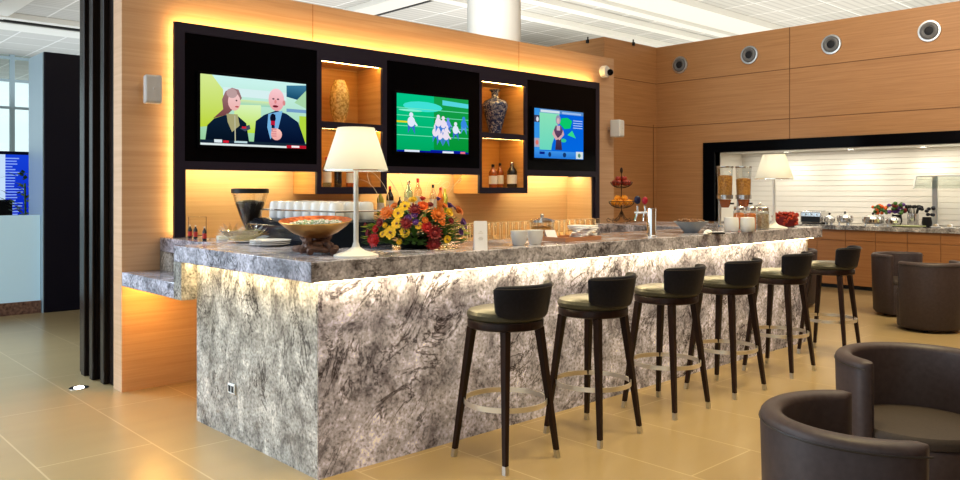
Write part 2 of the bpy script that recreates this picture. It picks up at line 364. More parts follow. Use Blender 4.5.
# black jamb stack at the left end of the wall
b = MB()
for i, (y0, y1, dx) in enumerate([(6.38,6.50,.03),(6.502,6.58,-.01),(6.582,6.70,.02),(6.702,6.78,-.03),(6.782,6.90,.0),(6.902,6.99,-.03),(6.992,7.12,.0)]):
    b.box(XL+dx-.01,y0,0,XL+.31,y1,4.4)
tag(b.build('sliding_door_stack', M['darkpanel'], bevel=.008), 'tall black ribbed stack of door panels at the left end of the wood wall', 'door')
# box pier behind, frosted partition, base
pb = onH(44,313,0)
pr_ = thing('pier', 'dark blue-black square pier standing behind the ribbed door stack', 'pier', (pb.x,pb.y,0))
MB().box(0,0,0,4,.65,3.2).build('core', M['darkblue'], pr_, .01)
MB().box(-.012,.01,.0,-.001,.64,3.19).build('lit_side_face', pm('lit_face_blue', (.30,.40,.46), .3), pr_)  # lit left face of the same pier, its brightness painted into the colour
pt = thing('partition', 'low frosted glass partition with a brown base beyond the floor tiles at far left', 'partition', (0,0,0))
MB().box(-4,pb.y+.08,.15,pb.x-.02,pb.y+.11,1.2).build('glass_panel', M['frost'], pt)
MB().box(-4,pb.y+.05,0,pb.x-.02,pb.y+.14,.15).build('base_rail', M['drift'], pt)
# windows far left
WY = 30
b = MB()
for i in range(17): b.box(-10.05+i*2.1,WY,0,-10.05+i*2.1+.14,WY+.12,CZ)
for z in (.9,2.5,4.2,5.1,5.85): b.box(-9,WY-.01,z,26,WY+.11,z+.08)
b.build('window_1', M['mullion'], kind='structure')
MB().box(-9,WY+.05,0,26,WY+.06,CZ).build('window_2', M['glasstop'], kind='structure')
# white round column
cp = onD(494,12)
tag(MB().lathe([(.4,0),(.4,CZ)],(cp.x,cp.y,0),40).build('round_column', M['column']), 'thick white round column rising behind the wood wall', 'column')

# ============================================================ BAR
S0, S1 = 1.035, 1.14
bar = thing('bar_counter', 'long grey swirled granite bar counter with a glowing light strip under its top', 'bar')
def lshape(z0, z1, pts):
    n = len(pts); return MB().add([(x,y,z0) for x,y in pts]+[(x,y,z1) for x,y in pts], [list(range(n))[::-1], list(range(n,2*n))]+[[i,(i+1)%n,n+(i+1)%n,n+i] for i in range(n)])
lshape(S0, S1, [(2.12,3.507),(7.94,3.507),(7.94,5.5),(6.85,5.5),(6.85,4.25),(2.66,4.25),(2.66,6.16),(2.40,6.16),(2.40,5.21),(2.12,5.21)]).build('countertop', M['granite_top'], bar, .004)
MB().box(2.2225,3.607,0,7.80,3.73,S0).build('front_panel', M['granite_front'], bar)
MB().box(2.2205,3.609,0,2.36,5.085,S0).build('side_panel', M['granite_side'], bar)
MB().box(7.801,3.607,0,7.83,5.48,S0).build('end_panel', M['granite_side'], bar)
MB().box(2.12,5.09,.79,2.30,5.21,S0).build('ledge_upright', M['granite_side'], bar)
MB().box(2.12,5.21,.79,2.66,6.16,.893).build('ledge', M['granite_top'], bar, .003)
MB().box(2.40,5.21,.893,2.50,6.16,S0).build('ledge_riser', M['granite_side'], bar)
MB().box(2.16,3.535,S0-.005,7.80,3.56,S0-.001).box(2.16,3.56,S0-.005,2.185,5.08,S0-.001).build('light_strip', M['ledwarm'], bar)
MB().box(2.25,5.4,.775,2.27,6.1,.789).build('ledge_light_strip', M['ledledge'], bar)
p = onX(232.5,388.5,2.219)
ou = MB().box(2.209,p.y-.045,p.z-.03,2.219,p.y+.045,p.z+.03).build('power_outlet', M['whiteplastic'], bar, .003); ou['label'] = 'white double power outlet'
MB().box(2.207,p.y+.006,p.z-.02,2.21,p.y+.034,p.z+.018).box(2.207,p.y-.034,p.z-.02,2.21,p.y-.006,p.z+.018).build('socket', M['black'], ou, .004)
# work counter + back counter (behind the bar)
wc = thing('back_counter', 'dark work counter running behind the bar beneath the screens', 'counter')
MB().box(3.3,5.8,0,7.45,6.0,.96).build('cabinet', M['blackmat'], wc)
MB().box(2.70,5.76,.96,7.52,6.44,1.0).build('worktop', M['wood_niche'], wc)
mc = thing('machine_counter', 'dark lower counter carrying the coffee machine behind the bar top', 'counter')
MB().box(2.70,4.3,0,3.35,5.68,.86).build('cabinet', M['blackmat'], mc); MB().box(2.68,4.28,.86,3.37,5.69,.90).build('worktop', M['granite_side'], mc)
# end counter with fruit stand
ZE = 1.20
MB().box(6.90,4.26,0,7.80,5.48,S0-.001).build('end_cabinet', M['blackmat'], bar)

# ============================================================ MEDIA CABINET
YFm = 6.05
mc2 = thing('media_cabinet', 'dark navy wall cabinet with three black screen bays and lit wood niches', 'cabinet')
X = lambda px: onY(px,100,YFm).x
xs = [X(174.6), X(184.8), X(317), X(321.6), X(382.5), X(387), X(479.6), X(482), X(525.3), X(527.5), X(596), X(599.6)]
ZT, ZTi, ZO, ZM1, ZM0, ZB1, ZB0, ZP1, ZP0 = 2.79, 2.715, 2.636, 2.105, 2.045, 1.53, 1.468, 1.726, 1.66
yb = YB
fr = MB()
fr.box(xs[0],YFm,1.1405,xs[1],YFm+.03,ZT); fr.box(xs[10],YFm,1.001,xs[11],YFm+.03,ZT); fr.box(xs[1],YFm,ZTi,xs[10],YFm+.03,ZT)
fr.box(xs[0]+.045,YFm+.03,1.1405,xs[1]+.02,yb,ZT-.04); fr.box(xs[10]-.03,YFm+.03,1.001,xs[11]-.03,yb,ZT-.04); fr.box(xs[1],YFm+.03,ZTi,xs[10],yb,ZT-.04)
for a in (3, 7):
    l0, l1, r0, r1 = xs[a-1], xs[a], xs[a+1], xs[a+2]
    fr.box(l0,YFm,ZB0,l1,YFm+.03,ZTi); fr.box(r0,YFm,ZB0,r1,YFm+.03,ZTi)
    fr.box(l1,YFm,ZO,r0,YFm+.03,ZTi); fr.box(l1,YFm,ZM0,r0,YFm+.03,ZM1); fr.box(l1,YFm,ZB0,r0,YFm+.03,ZB1)
for a, c in ((1,2),(5,6),(9,10)):
    fr.box(xs[a],YFm,ZP0,xs[c],YFm+.04,ZP1); fr.box(xs[a],YFm+.04,ZP0+.05,xs[c],yb-.02,ZP0+.065)
fr.build('frame', M['navy'], mc2)
MB().box(xs[1]+.02,yb-.02,1.0,xs[10],yb,ZTi).build('back_panel', M['wood_niche'], mc2)
for a in (3, 7):
    l0, l1, r0, r1 = xs[a-1]+.002, xs[a], xs[a+1], xs[a+2]-.002
    MB().box(l0,YFm+.031,ZB0,l1,yb-.021,ZTi-.002).build('niche_side', M['wood_box'], mc2); MB().box(r0,YFm+.031,ZB0,r1,yb-.021,ZTi-.002).build('niche_side', M['wood_box'], mc2)
    MB().box(l1,YFm+.031,ZO+.012,r0,yb-.021,ZTi-.004).build('niche_top', M['wood_box'], mc2)
    MB().box(l1+.001,yb-.03,ZB1+.001,r0-.001,yb-.0215,ZO).build('niche_back', M['wood_box'], mc2)
    MB().box(l1,YFm+.031,ZM0+.012,r0,yb-.021,ZM1).build('shelf', M['wood_niche'], mc2)
    MB().box(l1,YFm+.031,ZB0+.002,r0,yb-.021,ZB1).build('shelf', M['wood_niche'], mc2)
    MB().box(l1+.01,YFm+.04,ZO+.002,r0-.01,YFm+.06,ZO+.011).build('light_strip', M['ledniche'], mc2)
    MB().box(l1+.01,YFm+.04,ZM0+.002,r0-.01,YFm+.06,ZM0+.011).build('light_strip', M['ledniche'], mc2)
MB().box(xs[10]-.05,YFm+.035,1.001,xs[10]-.031,yb-.021,ZP0).build('niche_side', M['wood_niche'], mc2)
for a, c in ((1,2),(5,6),(9,10)):
    MB().box(xs[a]+.001,YFm+.004,ZP1,xs[c]-.001,YFm+.02,ZTi-.001).build('screen_bay_panel', M['blackglass'], mc2)
    MB().box(xs[a]+.03,YFm+.22,ZP0+.035,xs[c]-.06,YFm+.26,ZP0+.049).build('light_strip', M['ledniche2'], mc2)
MB().box(xs[0]+.03,YFm+.04,ZT-.039,xs[11]-.03,YW-.03,ZT-.03).build('halo_light_strip', M['ledamber'], mc2)
MB().box(xs[0]+.036,YFm+.05,1.16,xs[0]+.044,YW-.02,ZT-.045).build('halo_light_strip', M['ledside'], mc2)

# televisions ------------------------------------------------------------
def picmat(name, s):
    m = bpy.data.materials.new(name); m.use_nodes = True; nt = m.node_tree; nt.nodes.clear()
    o = nn(m, 'ShaderNodeOutputMaterial'); a = nn(m, 'ShaderNodeVertexColor'); a.layer_name = 'Col'; e = nn(m, 'ShaderNodeEmission'); e.inputs[1].default_value = s
    lk(m, a.outputs[0], e.inputs[0]); lk(m, e.outputs[0], o.inputs[0]); return m
PM = picmat('screen_picture', 1.0)
def lin(c): return tuple((x/255)**2.2 for x in c)
class Pic:
    def __init__(s, x0, z0, w, h, y): s.x0, s.z0, s.w, s.h, s.y, s.k = x0, z0, w, h, y, 0; s.v = []; s.f = []; s.c = []
    def poly(s, pts, c, c2=None):
        o = len(s.v); s.k += 1; y = s.y-s.k*.00003
        s.v += [(s.x0+s.w*min(max(u,0),1), y, s.z0+s.h*min(max(v,0),1)) for u, v in pts]; s.f.append(list(range(o,o+len(pts))))
        vs = [v for _, v in pts]; lo, hi = min(vs), max(vs)
        for u, v in pts:
            t = (v-lo)/(hi-lo+1e-6); s.c.append(lin(tuple(a*(1-t)+b*t for a, b in zip(c, c2 or c))))
        return s
    def rect(s, a, b_, c, d, c1, c2=None): return s.poly([(a,b_),(c,b_),(c,d),(a,d)], c1, c2)
    def oval(s, u, v, ru, rv, c, c2=None, n=14): return s.poly([(u+ru*math.cos(2*PI*i/n), v+rv*math.sin(2*PI*i/n)) for i in range(n)], c, c2)
    def build(s, parent, name='screen'):
        me = bpy.data.meshes.new(name); me.from_pydata(s.v, [], s.f); ca = me.color_attributes.new('Col', 'FLOAT_COLOR', 'POINT')
        for i, c in enumerate(s.c): ca.data[i].color = (*c, 1)
        me.materials.append(PM); me.update(); o = bpy.data.objects.new(name, me); col.objects.link(o); o.parent = parent; return o
def tv(pxs, label):
    (xa, ya), (xb, ybm), (xc, yc) = pxs    # top-left, bottom-left, top-right
    y = YFm-.03; a = onY(xa,ya,y); c = onY(xb,ybm,y); d = onY(xc,yc,y)
    t = thing('television', label, 'television', ((a.x+d.x)/2, y, c.z))
    w = d.x-a.x; h = a.z-c.z
    MB().box(-w/2-.02,.002,-.025,w/2+.02,.034,h+.02).build('bezel', M['blackglass'], t, .004)
    return t, Pic(-w/2, 0, w, h, -.0005)
t, P = tv([(200.3,73.4),(200.3,144.6),(306,85)], 'left television showing a woman and a man in dark suits being interviewed')
P.rect(0,0,1,1,(150,205,150),(205,245,240)); P.poly([(0,.25),(.22,.3),(.2,.8),(.1,1),(0,1)],(190,215,60),(215,235,150)); P.rect(.2,.72,.8,.84,(215,240,240)); P.rect(.3,.60,.7,.68,(150,210,190),(215,235,170))
P.poly([(.3,.2),(.55,.2),(.55,.62),(.3,.6)],(190,225,60),(220,245,190)); P.poly([(.8,.78),(1,.72),(1,.98),(.8,.95)],(20,70,100),(70,130,160)); P.poly([(.88,.7),(1,.62),(1,.9)],(170,215,170)); P.rect(.93,.1,1,.5,(180,215,70)); P.rect(.8,.55,1,.6,(120,160,200))
P.poly([(.11,.38),(.2,.52),(.19,.66),(.22,.78),(.28,.84),(.34,.82),(.37,.7),(.3,.55),(.24,.45)],(120,70,70),(165,130,130))
P.poly([(.04,.05),(.06,.28),(.12,.38),(.22,.44),(.33,.44),(.41,.34),(.44,.05)],(14,26,40),(22,40,60)); P.poly([(.23,.46),(.33,.46),(.35,.3),(.28,.2),(.24,.34)],(170,165,120)); P.oval(.30,.64,.058,.13,(235,180,175),(245,205,205))
P.oval(.278,.76,.05,.07,(190,160,160)); P.oval(.32,.66,.008,.012,(90,60,60)); P.oval(.325,.57,.018,.012,(190,90,90)); P.poly([(.305,.02),(.30,.44),(.31,.44),(.315,.02)],(190,190,160))
P.poly([(.48,.05),(.50,.38),(.58,.48),(.70,.56),(.80,.52),(.92,.40),(.99,.1),(.99,.05)],(12,22,48),(22,46,80)); P.poly([(.62,.50),(.76,.56),(.72,.3),(.64,.12),(.61,.3)],(120,180,225)); P.poly([(.655,.48),(.69,.5),(.68,.2),(.655,.12)],(40,70,140))
P.oval(.70,.72,.078,.17,(235,160,165),(250,205,210),18); P.oval(.775,.68,.014,.04,(220,140,140)); P.oval(.67,.73,.012,.012,(90,60,70)); P.oval(.715,.73,.012,.012,(90,60,70)); P.oval(.69,.69,.012,.03,(225,140,140)); P.oval(.69,.62,.028,.018,(120,30,50))
P.oval(.665,.44,.028,.07,(20,25,45)); P.rect(.645,.33,.685,.40,(190,30,60)); P.rect(.652,.06,.675,.34,(20,30,50)); P.oval(.70,.20,.055,.09,(240,170,165),(250,200,190))
for k in range(4): P.rect(.65,.16+.035*k,.70,.185+.035*k,(225,150,150))
P.poly([(.35,.26),(.44,.32),(.45,.26),(.40,.22)],(70,80,100)); P.rect(.37,.26,.41,.29,(210,40,60))
P.rect(0,.03,1,.075,(30,45,60)); P.rect(.12,.04,.19,.085,(225,235,240)); P.rect(.20,.04,.25,.075,(215,40,60)); P.rect(.3,.045,.42,.075,(190,215,220)); P.rect(0,0,1,.03,(225,235,235)); P.rect(.8,0,1,.045,(190,30,50)); P.rect(.85,.01,.93,.04,(250,240,240))
P.build(t)
t, P = tv([(396.7,92.7),(396.7,151.2),(468.3,101.2)], 'middle television showing a football game on a green field')
P.rect(0,0,1,1,(0,170,100),(10,200,140)); P.rect(.5,0,1,1,(10,150,60),(30,160,80)); P.oval(.35,.80,.27,.09,(70,225,215)); P.poly([(.62,.86),(1,.84),(1,.92),(.62,.95)],(90,215,225))
for v in (.75,.62,.44,.28): P.rect(0,v,1,v+.012,(120,230,190))
P.rect(0,.5,.15,.53,(230,215,40)); P.oval(.18,.72,.16,.02,(140,240,210))
def player(u, v, s=1, c=(225,235,250), c2=(60,110,200)):
    P.poly([(u-.03*s,v-.09*s),(u-.005*s,v-.02*s),(u+.005*s,v-.02*s),(u+.035*s,v-.1*s),(u+.03*s,v+.02*s),(u-.03*s,v+.02*s)],c2); P.oval(u,v+.05*s,.034*s,.06*s,c); P.oval(u,v+.13*s,.018*s,.028*s,c); P.poly([(u+.02*s,v+.08*s),(u+.06*s,v+.01*s),(u+.045*s,v),(u+.01*s,v+.05*s)],c)
player(.19,.45,1.5); player(.81,.37,1.3); player(.93,.48,1.3,(60,140,225),(90,160,230)); player(.70,.47,1.1,(120,150,240))
for u, v in ((.55,.42),(.60,.36),(.66,.36),(.58,.25),(.52,.30),(.63,.46),(.56,.48),(.67,.25)): player(u,v,1.3,(235,225,240),(70,130,215))
P.rect(0,0,1,.03,(20,30,150)); P.rect(.45,.03,.95,.05,(15,40,170)); P.rect(.1,.0,.3,.035,(225,235,250)); P.rect(.62,.0,.78,.035,(225,235,250)); P.rect(.88,0,.95,.035,(240,120,140))
P.build(t)
t, P = tv([(534.3,107.7),(534.3,157.7),(583.3,112.9)], 'right television showing a weather map with a presenter in a dark dress')
P.rect(0,0,1,1,(10,110,225),(15,100,220)); P.poly([(.1,.17),(.33,.17),(.35,.3),(.42,.5),(.5,.92),(.1,.92)],(110,215,190),(140,225,185)); P.poly([(.5,.72),(.6,.62),(.72,.64),(.76,.8),(.66,.86),(.54,.84)],(20,200,110)); P.poly([(.66,.5),(.76,.6),(.84,.44),(.78,.46)],(60,220,140)); P.oval(.58,.38,.06,.04,(60,200,150))
P.rect(.08,.92,1,1,(90,140,200)); P.rect(.12,.93,.5,.98,(210,225,235)); P.rect(.55,.93,.95,.97,(160,190,235))
P.rect(0,0,.1,1,(60,150,230)); P.rect(0,.72,.1,.86,(70,70,90)); P.rect(0,.22,.1,.40,(170,170,190)); P.oval(.06,.78,.025,.05,(220,220,230)); P.oval(.05,.31,.03,.05,(220,120,110))
for k in range(4): P.rect(.78,.80-.05*k,.98,.815-.05*k,(190,215,250))
P.oval(.47,.80,.05,.10,(150,150,175)); P.oval(.47,.78,.03,.06,(215,180,185)); P.poly([(.38,.58),(.42,.68),(.53,.68),(.57,.56),(.53,.4),(.55,.18),(.41,.18),(.43,.4)],(60,45,70),(110,80,110)); P.rect(.44,.58,.51,.68,(205,175,190))
P.poly([(.38,.6),(.35,.5),(.42,.38),(.48,.40),(.41,.5)],(215,170,175)); P.poly([(.57,.6),(.59,.5),(.50,.38),(.46,.42),(.54,.5)],(215,170,175))
P.rect(0,0,1,.15,(40,120,215),(70,150,230)); P.rect(.1,.08,.2,.13,(20,40,130)); P.oval(.3,.08,.03,.05,(30,60,110)); P.oval(.6,.08,.035,.05,(30,60,110)); P.rect(.84,.01,.99,.16,(215,225,225)); P.oval(.91,.08,.03,.045,(90,140,120))
P.build(t)

# wall speakers, camera, hooks, plaque
def speaker(p, w, d, h, label, mat, rz=0):
    t = thing('wall_speaker', label, 'speaker', p, rz)
    MB().box(-w/2,-d,0,w/2,-.05,h).build('cabinet', mat, t, .012); MB().box(-w*.42,-d-.006,h*.06,w*.42,-d+.001,h*.94).build('grille', mat, t, .004)
    MB().box(-.02,-.05,h*.4,.02,0,h*.6).build('bracket', M['steel'], t); MB().lathe([(.006,0),(.006,.004)],(0,-d-.008,h/2),10).build('badge', M['chrome'], t)
    return t
p = onY(149,104,YW); speaker((p.x+.01,YW-.001,p.z-.005), .12, .15, .21, 'grey wall speaker left of the screens on the wood wall', M['greyplastic'], math.radians(-12))
p = onY(608.5,137.5,YW); speaker((p.x,YW-.001,p.z), .13, .18, .21, 'small cream wall speaker right of the screens', M['whiteplastic'], math.radians(12))
p = onY(603,72,YW)
t = thing('security_camera', 'white dome security camera at the top right corner of the bar wall', 'camera', (p.x,YW-.001,p.z))
m_ = MB(); m_.lathe([(.075,0),(.075,.05),(.06,.07)],(0,0,0),24)
o = m_.build('housing', M['whiteplastic'], t); o.rotation_euler = (PI/2,0,0)
MB().ell((.03,-.085,-.01),.04,.04,.04).build('lens_dome', M['blackglass'], t)
for px, py in ((588,41.5),(633,44)):
    p = onX(px,py,XF) if px < 604 else onY(px,py,YF)
    loc = (p.x-.005,p.y,p.z) if px < 604 else (p.x,p.y-.005,p.z)
    tag(MB().cbox(0,0,0,.05,.05,.06).cbox(0,0,.05,.02,.02,.06).build('wall_hook', M['black'], bevel=.005), 'tiny black hook near the top of the %s face of the tall wood block' % ('left' if px < 604 else 'right'), 'hook').location = loc
p = onY(673,171,YF); q = onY(682,175,YF)
tag(MB().box(p.x,YF-.012,q.z,q.x,YF-.002,p.z).build('wall_plaque', M['wood_cab'], bevel=.002), 'tiny brown plaque on the far wood wall', 'plaque')
# porthole vents
for k, (px, py, r, w) in enumerate(((680,65,.155,'leftmost'),(749.5,55,.155,'second from left'),(831.5,44.5,.155,'third from left'),(929.5,31,.155,'rightmost, largest looking'))):
    p = onX(px,py,XRW)
    t = thing('air_vent', 'round grey nozzle air vent with black centre, %s on the right wood wall' % w, 'vent', (XRW-.001,p.y,p.z), 0, None); t.rotation_euler = (0,-PI/2,0)
    MB().ringlathe([(.155,0),(.15,.02),(.125,.022),(.12,.0)],seg=40).build('outer_ring', M['brushed'], t)
    MB().ringlathe([(.118,.001),(.118,.035),(.09,.045),(.062,.03),(.062,.001)],seg=40).build('nozzle', M['ventgrey'], t)
    MB().lathe([(.06,.002),(.06,.03),(.04,.036)],seg=32).build('damper', M['blackmat'], t)
# floor uplight
p = onH(79,388,0)
t = thing('floor_uplight', 'small glowing recessed floor light in front of the black door stack', 'light', p)
MB().lathe([(.07,0),(.07,.004)],seg=28).build('ring', M['steel'], t); MB().lathe([(.036,.004),(.036,.007)],seg=24).build('lens', M['spot'], t)

# flight display + plant + desk behind partition
t = thing('flight_display', 'tall blue flight information display behind the frosted partition', 'display', (2.7,13.9,0))
MB().box(-1.7,.0,1.02,.73,.08,2.1).build('housing', M['blue'], t)
P = Pic(-1.66,1.05,2.35,1.0,-.002); P.rect(0,0,1,1,(15,40,190),(30,70,215)); 
for c in range(5):
    for k in range(22): P.rect(.02+.2*c,.03+.043*k,.02+.2*c+random.uniform(.08,.15),.047+.043*k,(140,170,245))
P.rect(.80,.0,.86,1,(200,225,250)); P.build(t, 'screen')
MB().box(-.6,.02,0,-.5,.06,1.02).box(.3,.02,0,.4,.06,1.02).build('stand', M['steel'], t)
t = thing('potted_plant', 'leafy green plant beside the blue flight display', 'plant', onD(25,11.3))
MB().lathe([(.12,0),(.17,.4),(.16,.4),(.15,.36)],seg=20).build('pot', M['greyplastic'], t)
b = MB()
for i in range(150):
    a = random.uniform(0,2*PI); h0 = random.uniform(.95,1.75); r = random.uniform(.03,.22)*(1.2-abs(h0-1.4)); L = random.uniform(.1,.17)
    c = Vector((r*math.cos(a),r*math.sin(a),h0)); d = Vector((math.cos(a),math.sin(a),random.uniform(-.3,.6))).normalized(); s = d.cross(Vector((0,0,1))).normalized()*.03
    b.add([c,c+d*L*.5+s,c+d*L,c+d*L*.5-s],[(0,1,2,3)])
b.build('foliage', M['leaf'], t); MB().tube([(0,0,.36),(.01,0,1),(0,.01,1.6)],.014).build('stem', M['leaf'], t)
t = thing('office_chair', 'dark chair back seen over the frosted partition', 'chair', onD(1,11.9))
MB().lathe([(.03,0),(.03,.45)],seg=10).box(-.25,-.25,.45,.25,.25,.52).build('seat', M['black'], t); MB().box(-.2,.2,.6,.2,.25,1.36).build('backrest', M['black'], t, .02)

# ============================================================ STOOLS
def make_stool():
    t = thing('bar_stool', '', 'stool', (0,0,0), 0, None)
    MB().lathe([(.2,.735),(.214,.742),(.216,.775),(.212,.783)],seg=48).build('seat_frame', M['legwood'], t)
    MB().lathe([(.205,.783),(.217,.795),(.219,.815),(.208,.832),(.17,.842),(.08,.845),(.01,.846)],seg=48).build('seat', M['seat'], t)
    # backrest
    rings = []; n = 34; A = math.radians(66)
    for i in range(n+1):
        u = -1+2*i/n; ph = A*u+.11; e = max(0,(abs(u)-.90)/.10); sh = 1-.75*e*e
        z0, z1 = .80+.03*abs(u)**4, .992-.010*abs(u)**6
        zc = (z0+z1)/2; hh = (z1-z0)/2*(1-.16*e*e); th = .017*max(sh,.25)
        prof = []
        for k in range(16):
            a = 2*PI*k/16; ca, sa = math.cos(a), math.sin(a)
            pu = math.copysign(abs(ca)**.6,ca)*th; pv = math.copysign(abs(sa)**.28,sa)*hh
            fl = .034*((pv+hh)/(2*hh))
            r = .218+fl+pu; prof.append((r*math.sin(ph), -r*math.cos(ph), zc+pv))
        rings.append(prof)
    bk = MB().loft(rings).build('backrest', M['back'], t, angle=60)
    r_ = [((.271)*math.sin(A*.95*u+.11), -(.271)*math.cos(A*.95*u+.11), .975) for u in [(-1+2*i/30) for i in range(31)]]
    MB().tube(r_,.0025,6).build('piping', M['piping'], bk)
    for sx in (-1,1):
        for sy in (-1,1):
            def sq(cx, cy, z, h): return [(cx-h,cy-h,z),(cx+h,cy-h,z),(cx+h,cy+h,z),(cx-h,cy+h,z)]
            L = lambda z: (.206-.073*z/.74)
            lg = MB().loft([sq(sx*L(z),sy*L(z),z,.0125+.0085*z/.74) for z in (.045,.4,.738)]).build('leg', M['legwood'], t, .002)
            lt = MB().loft([sq(sx*L(z),sy*L(z),z,.0125) for z in (0,.045)]).build('leg_tip', M['brushed'], lg); lt['label'] = 'metal leg tip'
    MB().ringlathe([(.229,.308),(.235,.308),(.235,.336),(.229,.336)],seg=56).build('foot_ring', M['ringsteel'], t)
    return t
sl = [((3.185,3.20),0,'nearest bar stool, first in the row by the granite corner'),
      ((3.893,3.145),2,'second bar stool from the near end of the bar'),
      ((4.712,3.165),0,'third black bar stool from the near end of the bar'),
      ((5.476,3.155),-2,'fourth black bar stool from the near end of the bar'),
      ((6.376,3.18),1,'fifth bar stool, beside the last one at the far end'),
      ((7.39,3.20),5,'farthest bar stool, last in the row by the end of the bar')]
st0 = make_stool()
for i, ((x, y), a, lb) in enumerate(sl):
    if i == 0: st0.location = (x,y,0); st0['label'] = lb
    else: dup(st0, (x,y,0), math.radians(a), lb)
for o in bpy.data.objects:
    if o.name.startswith('bar_stool'): o['group'] = 'bar stools along the granite counter'

# ============================================================ TUB CHAIRS
def make_tub():
    t = thing('tub_chair', '', 'armchair')
    half = math.radians(80); n = 44; rings = []
    for i in range(n+1):
        u = i/n; th = half+u*(2*PI-2*half); e = min(u,1-u)*n
        k = math.sqrt(max(.08,1-(1-min(e,2)/2)**2))
        zt = .742-.012*(1-k); prof = []
        rm = .312; hw = .038*k
        pts = []
        for a in range(9):      # rounded top
            q = PI*a/8; pts.append((rm+hw*math.cos(q), zt-hw*.8+hw*.8*math.sin(q)))
        pts += [(rm-hw,.45),(rm-hw*1.0,.06),(rm-hw*.9-.01,.03),(rm+hw*.6-.03,.03),(rm+hw-.022,.06),(rm+hw-.008,.4)]
        for r, z in pts: prof.append((r*math.cos(th), r*math.sin(th), z))
        rings.append(prof)
    MB().loft(rings).build('backrest', M['tub'], t, angle=70)
    MB().lathe([(.28,.03),(.298,.035),(.302,.06),(.306,.37),(.298,.385)],seg=48).build('base', M['tub'], t)
    # front skirt filling the opening
    MB().lathe([(.295,.386),(.304,.39),(.304,.42),(.290,.438),(.2,.447),(.01,.45)],seg=48).build('seat_cushion', M['tubseat'], t)
    pts = [((.351)*math.cos(half+.02+(2*PI-2*half-.04)*i/60), (.351)*math.sin(half+.02+(2*PI-2*half-.04)*i/60), .705) for i in range(61)]
    MB().tube(pts,.0035,6).build('piping', M['piping'], t)
    for a in range(4):
        MB().lathe([(.02,0),(.02,.03)],(.2*math.cos(PI/4+a*PI/2),.2*math.sin(PI/4+a*PI/2),0),12).build('foot', M['black'], t)
    return t
camrot = math.atan2(RT[1], RT[0])
tb = make_tub()
tubs = [((1.325,2.735),-5,'brown leather tub armchair nearest the camera, its back to the bar'),
        ((2.02,3.70),-73,'brown leather tub armchair turned towards the camera, seat visible, at the right edge'),
        ((5.10,9.66),-58,'small brown tub armchair farther back beside the buffet cabinets'),
        ((4.84,8.66),100,'brown tub armchair seen from behind in front of the buffet'),
        ((4.04,10.5),120,'brown tub armchair mostly hidden behind the far end of the bar')]
for i, ((la, d), a, lb) in enumerate(tubs):
    p = cam(la,d); rz = camrot+math.radians(a)
    if i == 0: tb.location = p; tb.rotation_euler = (0,0,rz); tb['label'] = lb
    else: dup(tb, p, rz, lb)
for o in bpy.data.objects:
    if o.name.startswith('tub_chair'): o['group'] = 'brown tub armchairs'
t = thing('side_table', 'round side table edge beside the nearest tub armchairs', 'table', cam(2.17,2.93))
MB().lathe([(.29,.66),(.30,.67),(.30,.695),(.29,.70)],seg=48).build('tabletop', M['tan'], t)
MB().lathe([(.03,.02),(.03,.66)],seg=16).build('pedestal', M['steel'], t); MB().lathe([(.2,0),(.2,.015),(.04,.03)],seg=32).build('base', M['steel'], t)

# ============================================================ LAMPS
def make_lamp():
    t = thing('table_lamp', '', 'lamp')
    MB().lathe([(.122,0),(.122,.008),(.10,.016),(.05,.03),(.022,.05),(.015,.075)],seg=40).build('base', M['whiteplastic'], t)
    MB().lathe([(.014,.06),(.013,.47),(.02,.475),(.02,.50)],seg=16).build('stem', M['whiteplastic'], t)
    MB().ringlathe([(.174,.470),(.176,.470),(.101,.703),(.099,.703)],seg=56).build('lamp_shade', M['shade'], t, angle=60)
    MB().lathe([(.1,.700),(.1,.702)],seg=40).build('shade_top', M['shade'], t)
    MB().ringlathe([(.173,.466),(.178,.466),(.178,.472),(.173,.472)],seg=56).build('shade_rim', M['chrome'], t)
    MB().ell((0,0,.58),.035,.035,.05).build('bulb', pm('bulb', (1,1,1), em=(1,.92,.76), es=42), t)
    MB().box(-.055,-.0015,.49,.055,.0015,.494).build('shade_holder', M['chrome'], t)
    return t
lp = make_lamp(); p = onH(356,256,S1); lp.location = p; lp['label'] = 'large white shaded table lamp on the near corner of the bar by the flowers'
dup(lp, onD(774,7.65,S1), 0, 'white shaded table lamp on the far end of the bar by the jars')
for o in bpy.data.objects:
    if o.name.startswith('table_lamp'): o['group'] = 'white bar lamps'

# ============================================================ BAR TOP ITEMS
# bowl on driftwood
p = onH(316,254,S1)
t = thing('driftwood_stand', 'twisted brown driftwood stand under the gold bowl', 'stand', p)
b = MB()
for a, r1, tw in ((0,.10,1.2),(1.3,.11,-1.0),(2.5,.12,1.1),(3.9,.11,-1.3),(5.1,.12,.9)):
    pts = [(r1*math.cos(a+tw*s)*(1.0-1.25*s if s < .5 else .38+.5*(s-.5)), r1*math.sin(a+tw*s)*(1.0-1.25*s if s < .5 else .38+.5*(s-.5)),   .026+.070*s+.01*math.sin(s*9+a)) for s in [i/10 for i in range(11)]]
    b.tube(pts,[.016+.008*math.sin(i*1.3+a)**2 for i in range(11)],8)
b.ell((0,0,.05),.06,.05,.03)
b.tube([(-.12,-.03,.022),(-.06,-.06,.035),(.02,-.07,.024),(.10,-.05,.03),(.13,.0,.02)],[.014,.02,.016,.02,.012],8)
b.build('driftwood', M['drift'], t)
t = thing('serving_bowl', 'wide gold bowl with copper inside on a driftwood stand', 'bowl', (p.x,p.y,S1+.092), camrot); t.rotation_euler = (math.radians(5),0,camrot)
prof = [(.03,0),(.07,.006),(.125,.032),(.175,.068),(.205,.098),(.203,.102),(.17,.074),(.12,.038),(.06,.014),(.01,.012)]
